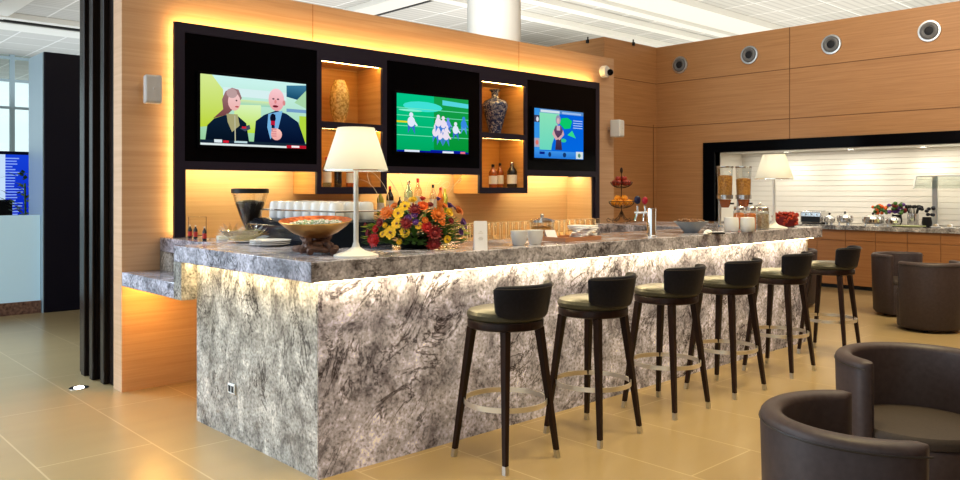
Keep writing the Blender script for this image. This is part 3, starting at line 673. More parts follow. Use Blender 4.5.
MB().lathe(prof[:6],seg=48,cap=False).build('outer_shell', M['gold'], t); MB().lathe(prof[5:],seg=48,cap=False).build('inner_lining', M['copper'], t)
b = MB()
for i in range(220):
    a = random.uniform(0,2*PI); r = .15*math.sqrt(random.random()); b.ell((r*math.cos(a),r*math.sin(a),.078+.016*(1-r/.16)+random.uniform(-.004,.006)),random.uniform(.008,.015),random.uniform(.006,.012),.006,6,4)
b.lathe([(.02,.03),(.10,.04),(.155,.066),(.165,.074),(.08,.086),(.01,.09)],seg=24)
o = tag(b.build('wrapped_sweets', M['salad']), 'pale green and pink sweets heaped in the gold bowl', 'sweets', kind='stuff'); o.location = t.location; o.rotation_euler = t.rotation_euler
# white plates + leaf dish
p = onH(276,247,S1)
plates = MB().lathe([(.06,0),(.065,.004),(.13,.014),(.131,.018),(.065,.009),(.01,.008)],seg=40).build('plate', M['white'])
tag(plates, 'white plate in the stack beside the driftwood stand', 'plate', 'stacked white plates by the gold bowl'); plates.location = (p.x+.02,p.y+.12,S1)
for k in range(1,3):
    c = plates.copy(); col.objects.link(c); c.location = (p.x+.02+.004*k,p.y+.12,S1+.011*k)
p2 = onH(236,243,S1)
tag(MB().lathe([(.08,0),(.085,.004),(.165,.012),(.166,.016),(.08,.009),(.01,.008)],seg=40,sx=1,sy=.8).build('platter', M['white']), 'flat white platter under the pale glass leaf dish', 'platter').location = (p2.x+.12,p2.y+.02,S1)
t = thing('leaf_dish', 'pale gold glass dish shaped like fanned leaves', 'dish', (p2.x+.05,p2.y-.0,S1+.016), camrot); t.scale = (1.3,1.3,1.35)
b = MB()
for cx, n in ((-.06,13),(.05,15)):
    for i in range(n):
        a = PI*(-.05+1.1*i/(n-1)); L = .095; w = .010; d = Vector((math.cos(a),.25*math.sin(a*3),.1+math.sin(a)*.55)).normalized(); s = Vector((0,1,0)).cross(d).normalized()*w
        c = Vector((cx,0,.008)); b.add([c,c+d*L*.6+s,c+d*L,c+d*L*.6-s,],[(0,1,2,3)])
b.lathe([(.05,0),(.10,.03),(.12,.05),(.09,.028),(.03,.005)],seg=24,sy=.6); b.build('leaf_bowl', M['leafglass'], t)
# three small bottles (syrup / spice) with a rack
def bottle(name, lab, cat, loc, h, r, mat, capm, labm=None, neck=.26, group=None, capn='cap', sq=False):
    t = thing(name, lab, cat, loc, 0, group); hb = h*(1-neck)
    prof = [(r*.92,0),(r,.006),(r,hb*.86),(r*.82,hb*.96),(r*.38,hb*1.1),(r*.32,h*.90)]
    MB().lathe(prof,seg=(24 if not sq else 4)).build('glass_body', mat, t)
    MB().lathe([(r*.36,h*.89),(r*.38,h*.90),(r*.38,h*.99),(r*.34,h)],seg=14).build(capn, capm, t)
    if labm: MB().lathe([(r*1.01,hb*.2),(r*1.015,hb*.22),(r*1.015,hb*.66),(r*1.01,hb*.68)],seg=24,cap=False).build('paper_label', labm, t)
    return t
for k, (px, py, w) in enumerate(((190,238,'left'),(195.5,238.5,'middle'),(204.5,240.5,'right'))):
    loc = onH(px,py,S1); loc.z = S1
    bottle('sauce_bottle', 'small dark sauce bottle with a white top, %s of three on the bar arm' % w, 'bottle', loc, .10, .015, M['liq_dark'], M['whiteplastic'], M['lab_red'])
p = onH(199,236,S1); p.z = S1
t = thing('bottle_rack', 'thin steel rack holding the three small sauce bottles', 'rack', (p.x,p.y+.03,S1), camrot)
MB().tube([(-.07,0,0),(-.07,0,.15),(.07,0,.15),(.07,0,0)],.003,6).build('frame', M['steel'], t); MB().tube([(-.07,0,.002),(.07,0,.002)],.003,6).build('rail', M['steel'], t)
p = onH(217,241,S1); tag(MB().box(-.04,-.02,0,.04,.02,.03).build('sugar_box', M['linen'], bevel=.004), 'small white sachet box on the bar arm behind the leaf dish', 'box').location = (p.x+.1,p.y+.12,S1)
# coffee machine
t = thing('coffee_machine', 'black espresso machine with cup rail behind the gold bowl', 'coffee machine', (3.05,4.95,.90))
sec = [(-.27,0),(.27,0),(.27,.40),(-.23,.40),(-.30,.355),(-.28,.12)]
MB().loft([[(x,y,z) for x,z in sec] for y in (-.52,.50)]).build('body', M['navyshine'], t, .015)
rp = [(-.18,-.5,.46),(-.18,.5,.46),(.24,.5,.46),(.24,-.5,.46)]
b = MB().tube(rp,.006,8,closed=True)
for x, y, z in rp: b.tube([(x,y,.40),(x,y,.46)],.005,6)
b.build('cup_rail', M['chrome'], t)
MB().box(-.2,-.42,-.0+.001,.2,.42,.01).build('drip_tray', M['steel'], t)
cup = MB().lathe([(.050,0),(.052,.004),(.051,.06),(.048,.10),(.040,.118),(.02,.122),(.018,.116)],seg=28).build('coffee_cup', M['white'])
tag(cup, 'plain white upturned cup standing on top of the espresso machine', 'cup', 'white cups on the espresso machine')
first = True
for r in range(3):
    for k in range(8):
        for s in range(1):
            loc = (2.93+.12*r, 4.53+.114*k, 1.3012)
            c = cup if first else cup.copy()
            if not first: col.objects.link(c)
            first = False; c.location = loc
# grinder
t = thing('coffee_grinder', 'black coffee grinder with a bean-filled clear hopper beside the espresso machine', 'grinder', (2.86,5.60,.90))
MB().lathe([(.09,0),(.10,.02),(.095,.22),(.06,.27),(.04,.30)],seg=28).build('body', M['black'], t)
MB().lathe([(.035,.30),(.075,.40),(.115,.52),(.132,.58)],seg=32,cap=False).build('hopper', M['glass'], t)
MB().lathe([(.134,.578),(.138,.58),(.138,.61),(.13,.615)],seg=32).build('lid', M['black'], t)
o = tag(MB().lathe([(.03,.302),(.072,.402),(.106,.50),(.10,.515),(.05,.525),(.01,.53)],seg=28).build('coffee_beans', M['beans']), 'dark coffee beans filling the grinder hopper', 'coffee beans', kind='stuff'); o.location = t.location
# flowers
p = onH(416,247.5,S1)
t = thing('flower_arrangement', 'low mixed arrangement of red, orange, yellow and purple flowers on the bar', 'flowers', (p.x,p.y,S1+.001), camrot)
MB().lathe([(.09,0),(.11,.03),(.11,.08),(.10,.085)],seg=28).build('vase', M['black'], t)
b = MB()
def leafq(b, c, d, L, w):
    d = Vector(d).normalized(); s = d.cross(Vector((0,0,1))); s = (s if s.length > .01 else Vector((1,0,0))).normalized()*w; m_ = Vector((0,0,w*.5))
    c = Vector(c); b.add([Vector((q_.x,q_.y,max(q_.z,.004))) for q_ in (c,c+d*L*.35+s,c+d*L*.7+s*.8,c+d*L,c+d*L*.7-s*.8,c+d*L*.35-s,c+d*L*.5-m_)],[(0,1,6),(1,2,6),(2,3,6),(3,4,6),(4,5,6),(5,0,6)])
for i in range(520):
    a = random.uniform(0,2*PI); el = random.uniform(-.12,1.3); R = random.uniform(.55,.98)
    c = (.28*R*math.cos(el)*math.cos(a), .17*R*math.cos(el)*math.sin(a), max(.05+.2*R*math.sin(el),.02))
    leafq(b,c,(math.cos(a),math.sin(a),random.uniform(-.15,.6) if c[2] > .06 else .15),random.uniform(.05,.10),random.uniform(.009,.018))
for i in range(170):
    a = random.uniform(PI*1.02,PI*1.98); c = (.30*math.cos(a)*random.uniform(.1,1), .17*math.sin(a), random.uniform(.02,.10)); leafq(b,c,(math.cos(a)*.8,-.6,random.uniform(-.1,.7) if c[2]>.05 else .2),random.uniform(.05,.09),random.uniform(.010,.018))
b.build('foliage', M['leaf'], t)
b = MB()
for i in range(90):
    s = random.choice((-1,1)); a = random.uniform(-.8,.8); c = (s*random.uniform(.17,.30), random.uniform(-.14,.02), random.uniform(.05,.15))
    leafq(b,c,(s*1.0,-.4,random.uniform(-.2,.5)),random.uniform(.04,.07),.009)
b.build('lime_foliage', M['lime'], t)
def bloom(pos, r, mat, kind):
    b = MB(); p = Vector(pos); n = Vector((p.x*.9, p.y*1.8-.03, p.z-.04)).normalized()
    q = n.to_track_quat('Z','Y').to_matrix()
    rows = {'daisy': ((11,1.0,.12,.30),), 'mum': ((14,1.0,.2,.16),(12,.85,.55,.16),(9,.6,.95,.16),(6,.35,1.3,.15)), 'rose': ((7,.9,.5,.45),(6,.7,.9,.42),(5,.45,1.25,.38))}[kind]
    for (k, L, el, w) in rows:
        off = random.uniform(0,1)
        for i in range(k):
            a = 2*PI*(i+off)/k; d = Vector((math.cos(a)*math.cos(el), math.sin(a)*math.cos(el), math.sin(el))); s = Vector((-math.sin(a),math.cos(a),0))*r*w*1.1; L2 = r*L*random.uniform(.9,1.08)
            vs = [Vector((0,0,0)), d*L2*.5+s, d*L2*.95+s*.6, d*L2*1.05, d*L2*.95-s*.6, d*L2*.5-s]
            b.add([p+q@v for v in vs],[(0,1,2,3),(0,3,4,5)])
    b.mat(1 if kind == 'daisy' else 0); c = q@Vector((0,0,r*.1)); b.ell(p+c,r*(.24 if kind == 'daisy' else .45),None,None,8,6)
    return b.build('flower', [mat, M['potpourri']], t)
# layout in camera-facing coords: u across (m), w height (m)
def FP(px, py): return ((px-416)*5.1/802, 1.5-(py-190.4)*5.0/802-S1)
fl = [(390,212,.045,'orange','mum'),(384,222,.030,'burgundy','rose'),(401,212,.034,'yellow','daisy'),(407,205,.034,'yellow','daisy'),(414,199,.028,'yellow','mum'),(400,222,.03,'yellow','daisy'),(394,231,.036,'yellow','daisy'),(408,231,.028,'yellow','daisy'),(421,224,.022,'yellow','daisy'),
      (409,222,.036,'burgundy','mum'),(417,209,.04,'burgundy','mum'),(424,206,.036,'flame','rose'),(439,214,.046,'orange','mum'),(449,212,.028,'yellow','rose'),(458,210,.036,'orange','mum'),(427,219,.022,'orange','rose'),(429,226,.034,'red','mum'),(436,232,.045,'burgundy','mum'),(435,243,.04,'burgundy','mum'),
      (378,239,.042,'red','mum'),(372,232,.026,'burgundy','rose'),(380,228,.028,'red','rose'),(367,225,.02,'burgundy','rose'),(417,214,.022,'purple','rose'),(411,217,.025,'purple','rose'),(418,221,.022,'purple','rose'),(449,205,.026,'purple','rose'),(454,207,.02,'purple','daisy'),(462,222,.028,'purple','rose'),(460,231,.024,'purple','rose'),(465,226,.018,'purple','daisy'),(438,198,.02,'purple','rose'),
      (389,224,.02,'yellow','rose'),(431,204,.022,'burgundy','rose'),(443,222,.02,'orange','rose'),(451,220,.022,'burgundy','rose'),(403,240,.02,'yellow','rose'),(448,238,.022,'yellow','daisy'),(397,205,.024,'orange','rose'),(423,198,.022,'red','rose'),(444,205,.024,'orange','rose'),(386,233,.018,'yellow','daisy')]
for px, py, r, c, k in fl:
    u, w = FP(px,py); rr = min(1,math.sqrt((u/.33)**2+((w-.06)/.26)**2)); v = -.19*math.sqrt(max(0,1-rr*rr))-.02
    bloom((u,v,w*.97), r*1.15, M['fl_'+c], k)
b = MB()
for (u, v, a, s) in ((-.12,0,2.2,1),(-.08,.02,1.9,.9),(-.05,0,1.7,1),(.05,.02,1.3,1),(.09,0,1.1,.9),(.14,.01,.9,1),(-.16,.02,2.6,.8)):
    pts = []
    for i in range(26):
        q = i/25; ang = a+1.3*math.sin(q*7+u*30)*q; pts.append((u+.30*s*q*math.cos(a)+.05*math.sin(q*9+u*20)*q, v+.03*math.cos(q*9), .16+.50*s*q*(1-.45*q*q)+.05*math.cos(q*10+u*9)*q))
    b.tube(pts,.0013,5)
b.build('curly_twigs', M['twig'], t)
for px, py, s in ((376,243,1),(439,241,1),(448,240,.9),(384,244,.8)):
    q = onH(px,py+10,S1); q.z = S1
    o = tag(MB().add([(0,0,.002),(.03,.014,.010),(.06,0,.006),(.03,-.014,.010),(.01,.02,.012),(-.02,.03,.006),(.0,-.02,.014),(-.03,-.02,.004)],[(0,1,2,3),(0,4,5),(0,6,7)]).build('fallen_petal', M['twig']), 'pale curled fallen petal lying on the bar under the flowers', 'petal', 'fallen petals at the flowers')
    o.location = q; o.scale = (s,s,s)
# card
p = onH(481,250,S1); p.z = S1
t = thing('table_card', 'upright white tent card on the bar beside the flowers', 'card', p, camrot+.15)
MB().add([(-.04,-.0,0),(.04,-.0,0),(.04,.022,.175),(-.04,.022,.175),(-.04,.06,0),(.04,.06,0)],[(0,1,2,3),(3,2,5,4)]).build('card_faces', M['paper'], t)
b = MB()
for z, w in ((.11,.012),(.10,.03),(.075,.02),(.068,.03),(.06,.024)): b.add([(-w/2,.022*z/.175-.0012,z),(w/2,.022*z/.175-.0012,z),(w/2,.022*(z+.003)/.175-.0012,z+.003),(-w/2,.022*(z+.003)/.175-.0012,z+.003)],[(0,1,2,3)])
b.build('printed_lines', M['greyplastic'], t)
# white square bowls
def stackbowl(px, py, n, label, w=.049):
    p = onH(px,py,S1); first = None
    for k in range(n):
        if first is None:
            first = MB().lathe([(w*.72,0),(w*.85,.006),(w*1.12,.055),(w*1.2,.07),(w*1.12,.07),(w*.95,.03),(w*.7,.012)],seg=28).build('bowl', M['white']); o = first
            tag(o, label, 'bowl')
        else: o = first.copy(); col.objects.link(o)
        o.location = (p.x,p.y,S1+.024*k)
        o['group'] = 'white bowls stacked on the bar'
stackbowl(519,245,2,'small white bowl in the left stack beside the glass sweet jar')
stackbowl(535,244,2,'small white bowl in the right stack beside the glass sweet jar')
p = onH(542,239,S1)
t = thing('glass_jar', 'low glass jar of brown nuts with a steel lid behind the white bowls', 'jar', (p.x,p.y,S1))
MB().lathe([(.075,0),(.085,.01),(.085,.12),(.08,.125)],seg=32).build('glass_body', M['glass'], t); MB().lathe([(.09,.125),(.09,.14),(.03,.155),(.012,.158),(.014,.18),(.008,.187)],seg=32).build('lid', M['steel'], t)
o = tag(MB().lathe([(.07,.006),(.078,.012),(.078,.085),(.04,.092),(.01,.094)],seg=28).build('mixed_nuts', M['cereal']), 'brown nuts inside the low glass jar', 'nuts', kind='stuff'); o.location = t.location
p = onH(571,240,S1)
t = thing('serving_tray', 'reddish wooden tray on the bar holding folded napkins', 'tray', (p.x,p.y,S1), camrot+.75)
MB().box(-.2,-.12,0,.2,.12,.012).build('tray_base', M['traywood'], t); MB().box(-.2,-.12,.012,.2,-.11,.028).box(-.2,.11,.012,.2,.12,.028).box(-.2,-.11,.012,-.19,.11,.028).box(.19,-.11,.012,.2,.11,.028).build('rim', M['traywood'], t)
ctr = Vector((p.x,p.y,0))
nap = MB().box(-.095,-.07,0,.095,.07,.012).build('napkin', M['linen'], bevel=.005)
tag(nap, 'folded white napkin in the pile on the wooden tray', 'napkin', 'folded napkins on the tray')
pn = onH(583,238.5,S1)
for k in range(7):
    o = nap if k == 0 else nap.copy()
    if k: col.objects.link(o)
    o.location = (pn.x+.006*math.sin(k*2.1),pn.y+.006*math.cos(k*3),S1+.013+.0125*k); o.rotation_euler = (0,0,.3*k)
pn = onH(553,240.5,S1)
t = thing('tent_card', 'small white leaning card on the left end of the wooden tray', 'card', (pn.x+.03,pn.y+.03,S1+.0125), camrot+.3)
MB().add([(-.04,0,0),(.04,0,0),(.03,.03,.06),(-.05,.03,.06),(-.04,.06,0),(.04,.06,0)],[(0,1,2,3),(3,2,5,4)]).build('card_face', M['paper'], t)
# back counter glasses
def gl(sx=1): return MB().lathe([(.036,0),(.037,.08),(.033,.15),(.030,.174),(.002,.176)],seg=18,cap=False)
g0 = gl().build('drinking_glass', M['tumbler']); tag(g0, 'clear upturned drinking glass in the rows on the back counter', 'glass', 'glasses on the back counter')
first = True
for r in range(2):
    for k in range(25):
        o = g0 if first else g0.copy()
        if not first: col.objects.link(o)
        first = False; o.location = (5.15+.09*k+(r%2)*.04, 5.84+.1*r, 1.0005)
# bottles behind flowers on a riser
tag(MB().box(3.85,6.15,1.001,5.05,6.44,1.26).build('bottle_riser', M['wood_niche'], bevel=.004), 'wooden riser step under the spirit bottles on the back counter', 'riser')
ZR = 1.26
def bt(px, h, r, m, cap, lab, desc, y=6.28):
    q = onY(px,190,y); return bottle('spirit_bottle', desc, 'bottle', (q.x,y,ZR), h, r, m, cap, lab)
bt(380.5,.24,.034,M['liq_green'],M['whiteplastic'],M['lab_white'],'yellow-green wine bottle, leftmost behind the flowers')
bt(390,.28,.036,M['liq_dark'],M['lab_red'],M['lab_white'],'dark red wine bottle behind the flowers, left of the blue bottle')
bt(400,.18,.026,M['liq_dark'],M['black'],None,'short dark bottle between the wine bottle and the blue bottle',6.22)
bt(408.5,.335,.044,M['liq_blue'],M['steel'],M['lab_white'],'pale blue glass gin bottle behind the flowers')
bt(418,.36,.04,M['liq_clear'],M['lab_red'],M['lab_white'],'clear bottle with a red cap next to the blue bottle')
bt(433,.30,.036,M['liq_clear'],M['black'],M['lab_white'],'clear bottle with a black cap behind the right of the flowers')
bt(440.5,.27,.034,M['liq_orange'],M['lab_red'],None,'orange liqueur bottle behind the right of the flowers')
bt(445,.26,.03,M['liq_green'],M['liq_green'],None,'slim green bottle, rightmost behind the flowers',6.36)
# small label stands on back counter
for px in (470,478):
    q = onY(px,224,6.3); tag(MB().box(-.03,-.01,0,.03,.01,.03).build('drink_sign', M['black'], bevel=.004), 'small black sign among the glasses behind the white card', 'sign', 'small black signs on the back counter').location = (q.x,6.3,1.1305 if False else 1.0005)
# shelves contents
q = onY(339.5,121,6.26)
t = thing('vase', 'amber mosaic vase in the upper left lit niche', 'vase', (q.x,6.26,ZM1+.0005))
MB().lathe([(.045,0),(.05,.005),(.075,.10),(.09,.20),(.09,.26),(.075,.34),(.052,.395),(.05,.405),(.044,.40),(.065,.3)],seg=36).build('body', M['vaseamber'], t)
q = onY(495,130,6.26)
t = thing('vase', 'blue patterned vase with a flared neck in the right lit niche', 'vase', (q.x,6.26,ZM1+.0005)); t.scale = (1.16,1.16,1.06)
MB().lathe([(.055,0),(.06,.006),(.058,.03),(.085,.14),(.118,.27),(.122,.31),(.10,.345),(.045,.37),(.034,.385),(.034,.43),(.05,.455),(.058,.46),(.048,.452),(.028,.43)],seg=40).build('body', M['vaseblue'], t)
def sb(px, h, r, m, cap, lab, desc, y=6.22):
    q = onY(px,187,y); return bottle('liquor_bottle', desc, 'bottle', (q.x,y,ZB1+.0005), h, r, m, cap, lab)
sb(493,.25,.045,M['liq_amber'],M['black'],M['lab_white'],'amber whisky bottle standing left in the lower right niche')
sb(500,.27,.04,M['liq_amber'],M['black'],M['lab_white'],'amber bottle behind the left bottle in the lower right niche',6.33)
sb(512,.28,.056,M['liq_dark'],M['steel'],M['lab_white'],'dark bottle with a pale label standing right in the lower right niche')
sb(327,.27,.04,M['liq_blue'],M['lab_red'],M['lab_white'],'pale bottle partly behind the lamp shade in the lower left niche')
sb(338,.26,.034,M['liq_dark'],M['black'],None,'dark bottle behind the lamp in the lower left niche')
sb(350,.26,.034,M['liq_amber'],M['black'],M['lab_white'],'amber bottle behind the lamp in the lower left niche',6.24)
# fruit stand
qf = onD(621.5,8.9)
fs = thing('fruit_stand', 'two-tier dark wire fruit stand on the right return of the bar counter', 'fruit stand', (qf.x,qf.y,S1+.001))
kf = 1.0
def wire_bowl(z, r, n=22):
    b = MB()
    for i in range(n):
        a = 2*PI*i/n; b.tube([(r*math.sin(t_)*math.cos(a+.35*t_),r*math.sin(t_)*math.sin(a+.35*t_),z+r*.55*(1-math.cos(t_))) for t_ in [j*PI/2/7 for j in range(8)]],.0022,5)
    b.tube([(r*math.cos(2*PI*i/32),r*math.sin(2*PI*i/32),z+r*.55) for i in range(32)],.004,6,closed=True); return b
wire_bowl(.16,.14).build('lower_basket', M['wire'], fs); wire_bowl(.385,.12).build('upper_basket', M['wire'], fs)
b = MB().tube([(0,0,.06),(0,0,.55)],.005,6); b.ell((0,0,.58),.016,.016,.035); b.build('pole', M['wire'], fs)
b = MB()
for i in range(6):
    a = 2*PI*i/6; b.tube([(math.cos(a)*r,math.sin(a)*r,z) for r,z in ((.0,.14),(.04,.06),(.08,.025),(.12,.03),(.15,.05),(.165,.03),(.15,.008),(.13,.012))],.0035,6)
b.build('feet', M['wire'], fs)
def fruit(name, mat, lab, pts, r, grp, cat):
    o0 = None
    for x, y, z in pts:
        if o0 is None:
            o0 = thing(name, lab, cat, (0,0,0), 0, grp)
            MB().lathe([(.01,-r*.86),(r*.5,-r*.85),(r*.9,-r*.45),(r,0),(r*.9,r*.5),(r*.55,r*.86),(r*.15,r*.8),(.003,r*.72)],seg=18).build('flesh', mat, o0); MB().tube([(0,0,r*.7),(.003,0,r*1.1)],.0018,5).build('stem', M['wire'], o0); o = o0
        else: o = dup(o0,(0,0,0),random.uniform(0,6))
        o.location = (fs.location.x+x, fs.location.y+y, fs.location.z+z); o.rotation_euler = (random.uniform(-.3,.3),random.uniform(-.3,.3),0)
ring = lambda n, R, z, ph=0: [(R*math.cos(2*PI*i/n+ph),R*math.sin(2*PI*i/n+ph),z) for i in range(n)]
fruit('orange', M['orange'], 'bright orange fruit in the lower basket of the wire stand', ring(7,.088,.225)+ring(3,.045,.27,.4), .037, 'oranges in the lower basket', 'orange')
fruit('apple', M['apple'], 'dark red apple in the upper basket of the wire stand', ring(6,.074,.443,.2)+ring(3,.04,.485,.5), .033, 'apples in the upper basket', 'apple')
# beer tap
q = onH(651.5,236.5,S1); q.z = S1
t = thing('beer_tap', 'polished steel beer tap tower with blue and red handles on the bar', 'beer tap', q, camrot)
MB().lathe([(.045,0),(.045,.008),(.036,.012),(.036,.215),(.034,.222),(.01,.224)],seg=32).build('tower', M['chrome'], t)
MB().tube([(0,.01,.185),(-.12,.06,.185)],.011,10).tube([(-.10,.05,.185),(-.112,.055,.15),(-.12,.04,.12)],.008,8).tube([(-.05,.03,.185),(-.058,.03,.15),(-.064,.02,.12)],.008,8).build('faucet', M['chrome'], t)
h_ = MB().tube([(-.10,.05,.19),(-.10,.05,.24)],.009,10).build('tap_handle', M['steel'], t); h_['label'] = 'handle with dark blue badge'; MB().ell((-.10,.05,.285),.026,.014,.034).build('badge', M['blue'], h_)
h_ = MB().tube([(-.045,.03,.19),(-.045,.03,.24)],.009,10).build('tap_handle', M['steel'], t); h_['label'] = 'handle with red badge'; MB().ell((-.045,.03,.28),.024,.014,.03).build('badge', M['redplastic'], h_)
# grey bowl
q = onH(691,232.5,S1); t = thing('decor_bowl', 'wide grey bowl of dried pods near the far end of the bar', 'bowl', (q.x,q.y,S1))
MB().lathe([(.055,0),(.06,.005),(.10,.05),(.145,.092),(.148,.096),(.14,.094),(.09,.05),(.02,.02)],seg=36).build('bowl_body', M['greyglaze'], t)
b = MB().lathe([(.02,.03),(.09,.056),(.13,.088),(.06,.095),(.01,.1)],seg=20)
for i in range(60):
    a = random.uniform(0,2*PI); r = .12*math.sqrt(random.random()); b.ell((r*math.cos(a),r*math.sin(a),.095+random.uniform(0,.018)),random.uniform(.01,.02),random.uniform(.007,.014),.008,6,4)
o = tag(b.build('dried_pods', M['potpourri']), 'brown dried pods heaped in the grey bowl', 'dried pods', kind='stuff'); o.location = t.location
# cloth napkin + dark clip
q = onH(708,235,S1); b = MB()
tag(MB().ell((0,0,.022),.045,.03,.022,10,6).ell((.03,.01,.018),.03,.025,.018,8,6).ell((-.035,0,.012),.025,.02,.012,8,6).build('crumpled_napkin', M['linen']), 'crumpled white napkin beside the grey bowl', 'napkin').location = (q.x,q.y,S1)
q = onH(717,234,S1)
t = thing('utensil_tray', 'dark little utensil tray between napkin and white cups', 'tray', (q.x,q.y,S1), camrot)
MB().box(-.06,-.03,0,.06,.03,.012).build('tray_base', M['black'], t, .004); MB().tube([(-.05,0,.016),(.05,.01,.018)],.004,6).tube([(-.05,-.012,.016),(.05,-.006,.018)],.004,6).build('spoons', M['steel'], t)
# white pots
for px, w in ((731.5,'left'),(747.5,'right')):
    q = onH(px,231.5,S1)
    t = thing('ceramic_pot', 'white ceramic pot, %s of the two before the cereal dispensers' % w, 'pot', (q.x,q.y,S1))
    MB().lathe([(.052,0),(.06,.01),(.064,.05),(.062,.10),(.058,.118),(.05,.118),(.052,.08)],seg=32).build('pot_body', M['white'], t); MB().ringlathe([(.058,.116),(.061,.118),(.058,.123),(.054,.118)],seg=32).build('rim', M['white'], t)
def jar(px, d, r, h, fill, fn, lab, fl_, cat):
    q = onD(px,d,S1); t = thing('storage_jar', lab, 'jar', q)
    MB().lathe([(r*.95,0),(r,.006),(r,h*.78),(r*.8,h*.85)],seg=28,cap=False).build('glass_body', M['glass'], t)
    MB().lathe([(r*.88,h*.84),(r*.9,h*.85),(r*.9,h*.97),(r*.8,h)],seg=28).build('lid', M['steel'], t)
    o = tag(MB().lathe([(r*.9,.004),(r*.95,.01),(r*.95,h*.68),(r*.5,h*.72),(.004,h*.73)],seg=24).build(fn, fill), fl_, cat, kind='stuff'); o.location = q
jar(739,7.5,.052,.21,M['orangefill'],'dried_apricots','glass jar of orange dried fruit, left of three steel lidded jars','orange dried fruit in the left storage jar','dried fruit')
jar(750.5,7.35,.052,.21,M['orangefill'],'dried_apricots','glass jar of orange dried fruit, middle of three steel lidded jars','orange dried fruit in the middle storage jar','dried fruit')
jar(763,7.45,.055,.205,M['granola'],'granola','glass jar of pale granola, right of three steel lidded jars','pale granola in the right storage jar','granola')
for px, lb in ((725,'left'),(743.5,'right')):
    q = onD(px,7.95,S1); t = thing('cereal_dispenser', '%s clear cereal dispenser on a steel stand at the far end of the bar' % lb, 'dispenser', q, camrot)
    MB().lathe([(.07,0),(.075,.005),(.07,.015)],seg=28).build('base', M['steel'], t)
    MB().box(-.06,.0,.015,-.035,.03,.36).build('stand', M['brushed'], t, .004)
    MB().lathe([(.05,.27),(.068,.30),(.075,.56),(.078,.585)],seg=28,cap=False).build('cylinder', M['glass'], t)
    MB().lathe([(.08,.583),(.081,.585),(.081,.597),(.076,.60)],seg=28).build('lid', M['steel'], t)
    MB().ringlathe([(.07,.275),(.076,.275),(.078,.315),(.072,.315)],seg=28).build('collar', M['steel'], t)
    MB().lathe([(.035,.19),(.045,.21),(.062,.27)],seg=20).build('spout', M['liq_amber'], t); MB().tube([(.03,-.02,.23),(.08,-.03,.23)],.009,8).build('knob', M['black'], t)
    zt = .50 if lb == 'left' else .47
    o = tag(MB().lathe([(.046,.285),(.064,.31),(.070,zt),(.04,zt+.01),(.004,zt+.012)],seg=24).build('cereal_flakes', M['cereal']), 'golden cereal flakes in the %s dispenser' % lb, 'cereal', kind='stuff'); o.location = q
q = onD(785,7.95,S1)
t = thing('berry_basket', 'red berry basket at the far end of the bar', 'basket', q, camrot)
MB().lathe([(.08,0),(.10,.01),(.115,.10),(.11,.104),(.09,.02)],seg=28).build('basket_body', M['fl_burgundy'], t)
b = MB()
for i in range(80):
    a = random.uniform(0,2*PI); r = .125*math.sqrt(random.random()); b.ell((r*math.cos(a),r*math.sin(a),.11+random.uniform(-.01,.03)),.013,.013,.013,6,5)
for i in range(60):
    a = random.uniform(0,2*PI); b.ell((.113*math.cos(a),.113*math.sin(a),random.uniform(.02,.11)),.014,.014,.014,6,5)
b.build('berries', M['apple'], t)
q = onD(783,7.7,S1); q = onD(790,8.25,S1)
t = thing('cake_dome', 'clear glass dome with a knob behind the red berry basket', 'dome', (7.80,4.10,S1))
MB().lathe([(.02,0),(.10,.004),(.105,.012)],seg=24).build('plate', M['white'], t); MB().lathe([(.09,.012),(.092,.13),(.07,.185),(.03,.21),(.012,.213)],seg=28,cap=False).build('glass_cover', M['glass'], t); MB().ell((0,0,.222),.013).build('knob', M['chrome'], t)
q = onD(800,7.8,S1)
tag(MB().ell((0,0,.03),.04,.04,.03,12,8).ell((.03,.02,.055),.02).ell((-.02,.01,.06),.02).build('bread_roll', M['gold']), 'golden bread rolls heaped at the bar end beside the red basket', 'bread').location = (7.86,3.93,S1)

# ============================================================ BUFFET
BZ = .967
bf = thing('buffet_cabinet', 'long oak buffet cabinet run under the white tiled niche', 'cabinet')
MB().box(XRW+.0,-6,.06,ND-.02,NYi-.008,BZ-.065).build('carcass', M['wood_cab'], bf)
MB().box(XRW+.05,-6,0,ND-.02,NYi-.02,.06).build('plinth', M['blackmat'], bf)
MB().box(XRW-.06,-6,BZ-.065,ND-.013,NYi-.008,BZ).build('worktop', M['granite_side'], bf, .004)
zs = onX(859,241,XRW-.02).z
ysm = [onX(px,240,XRW-.02).y for px in (817,844.6,875.8,907.5,940.8)]
step = (ysm[0]-ysm[-1])/4; yy = ysm[0]+step*2
k = 0
while yy > -3:
    y1 = min(yy-.003,NYi-.012); y0 = yy-step+.003
    if y1 > y0+.05:
        MB().box(XRW-.02,y0,zs+.004,XRW-.001,y1,BZ-.07).build('drawer', M['wood_cab'], bf, .001); MB().box(XRW-.02,y0,.065,XRW-.001,y1,zs-.004).build('door', M['wood_cab'], bf, .001)
    yy -= step
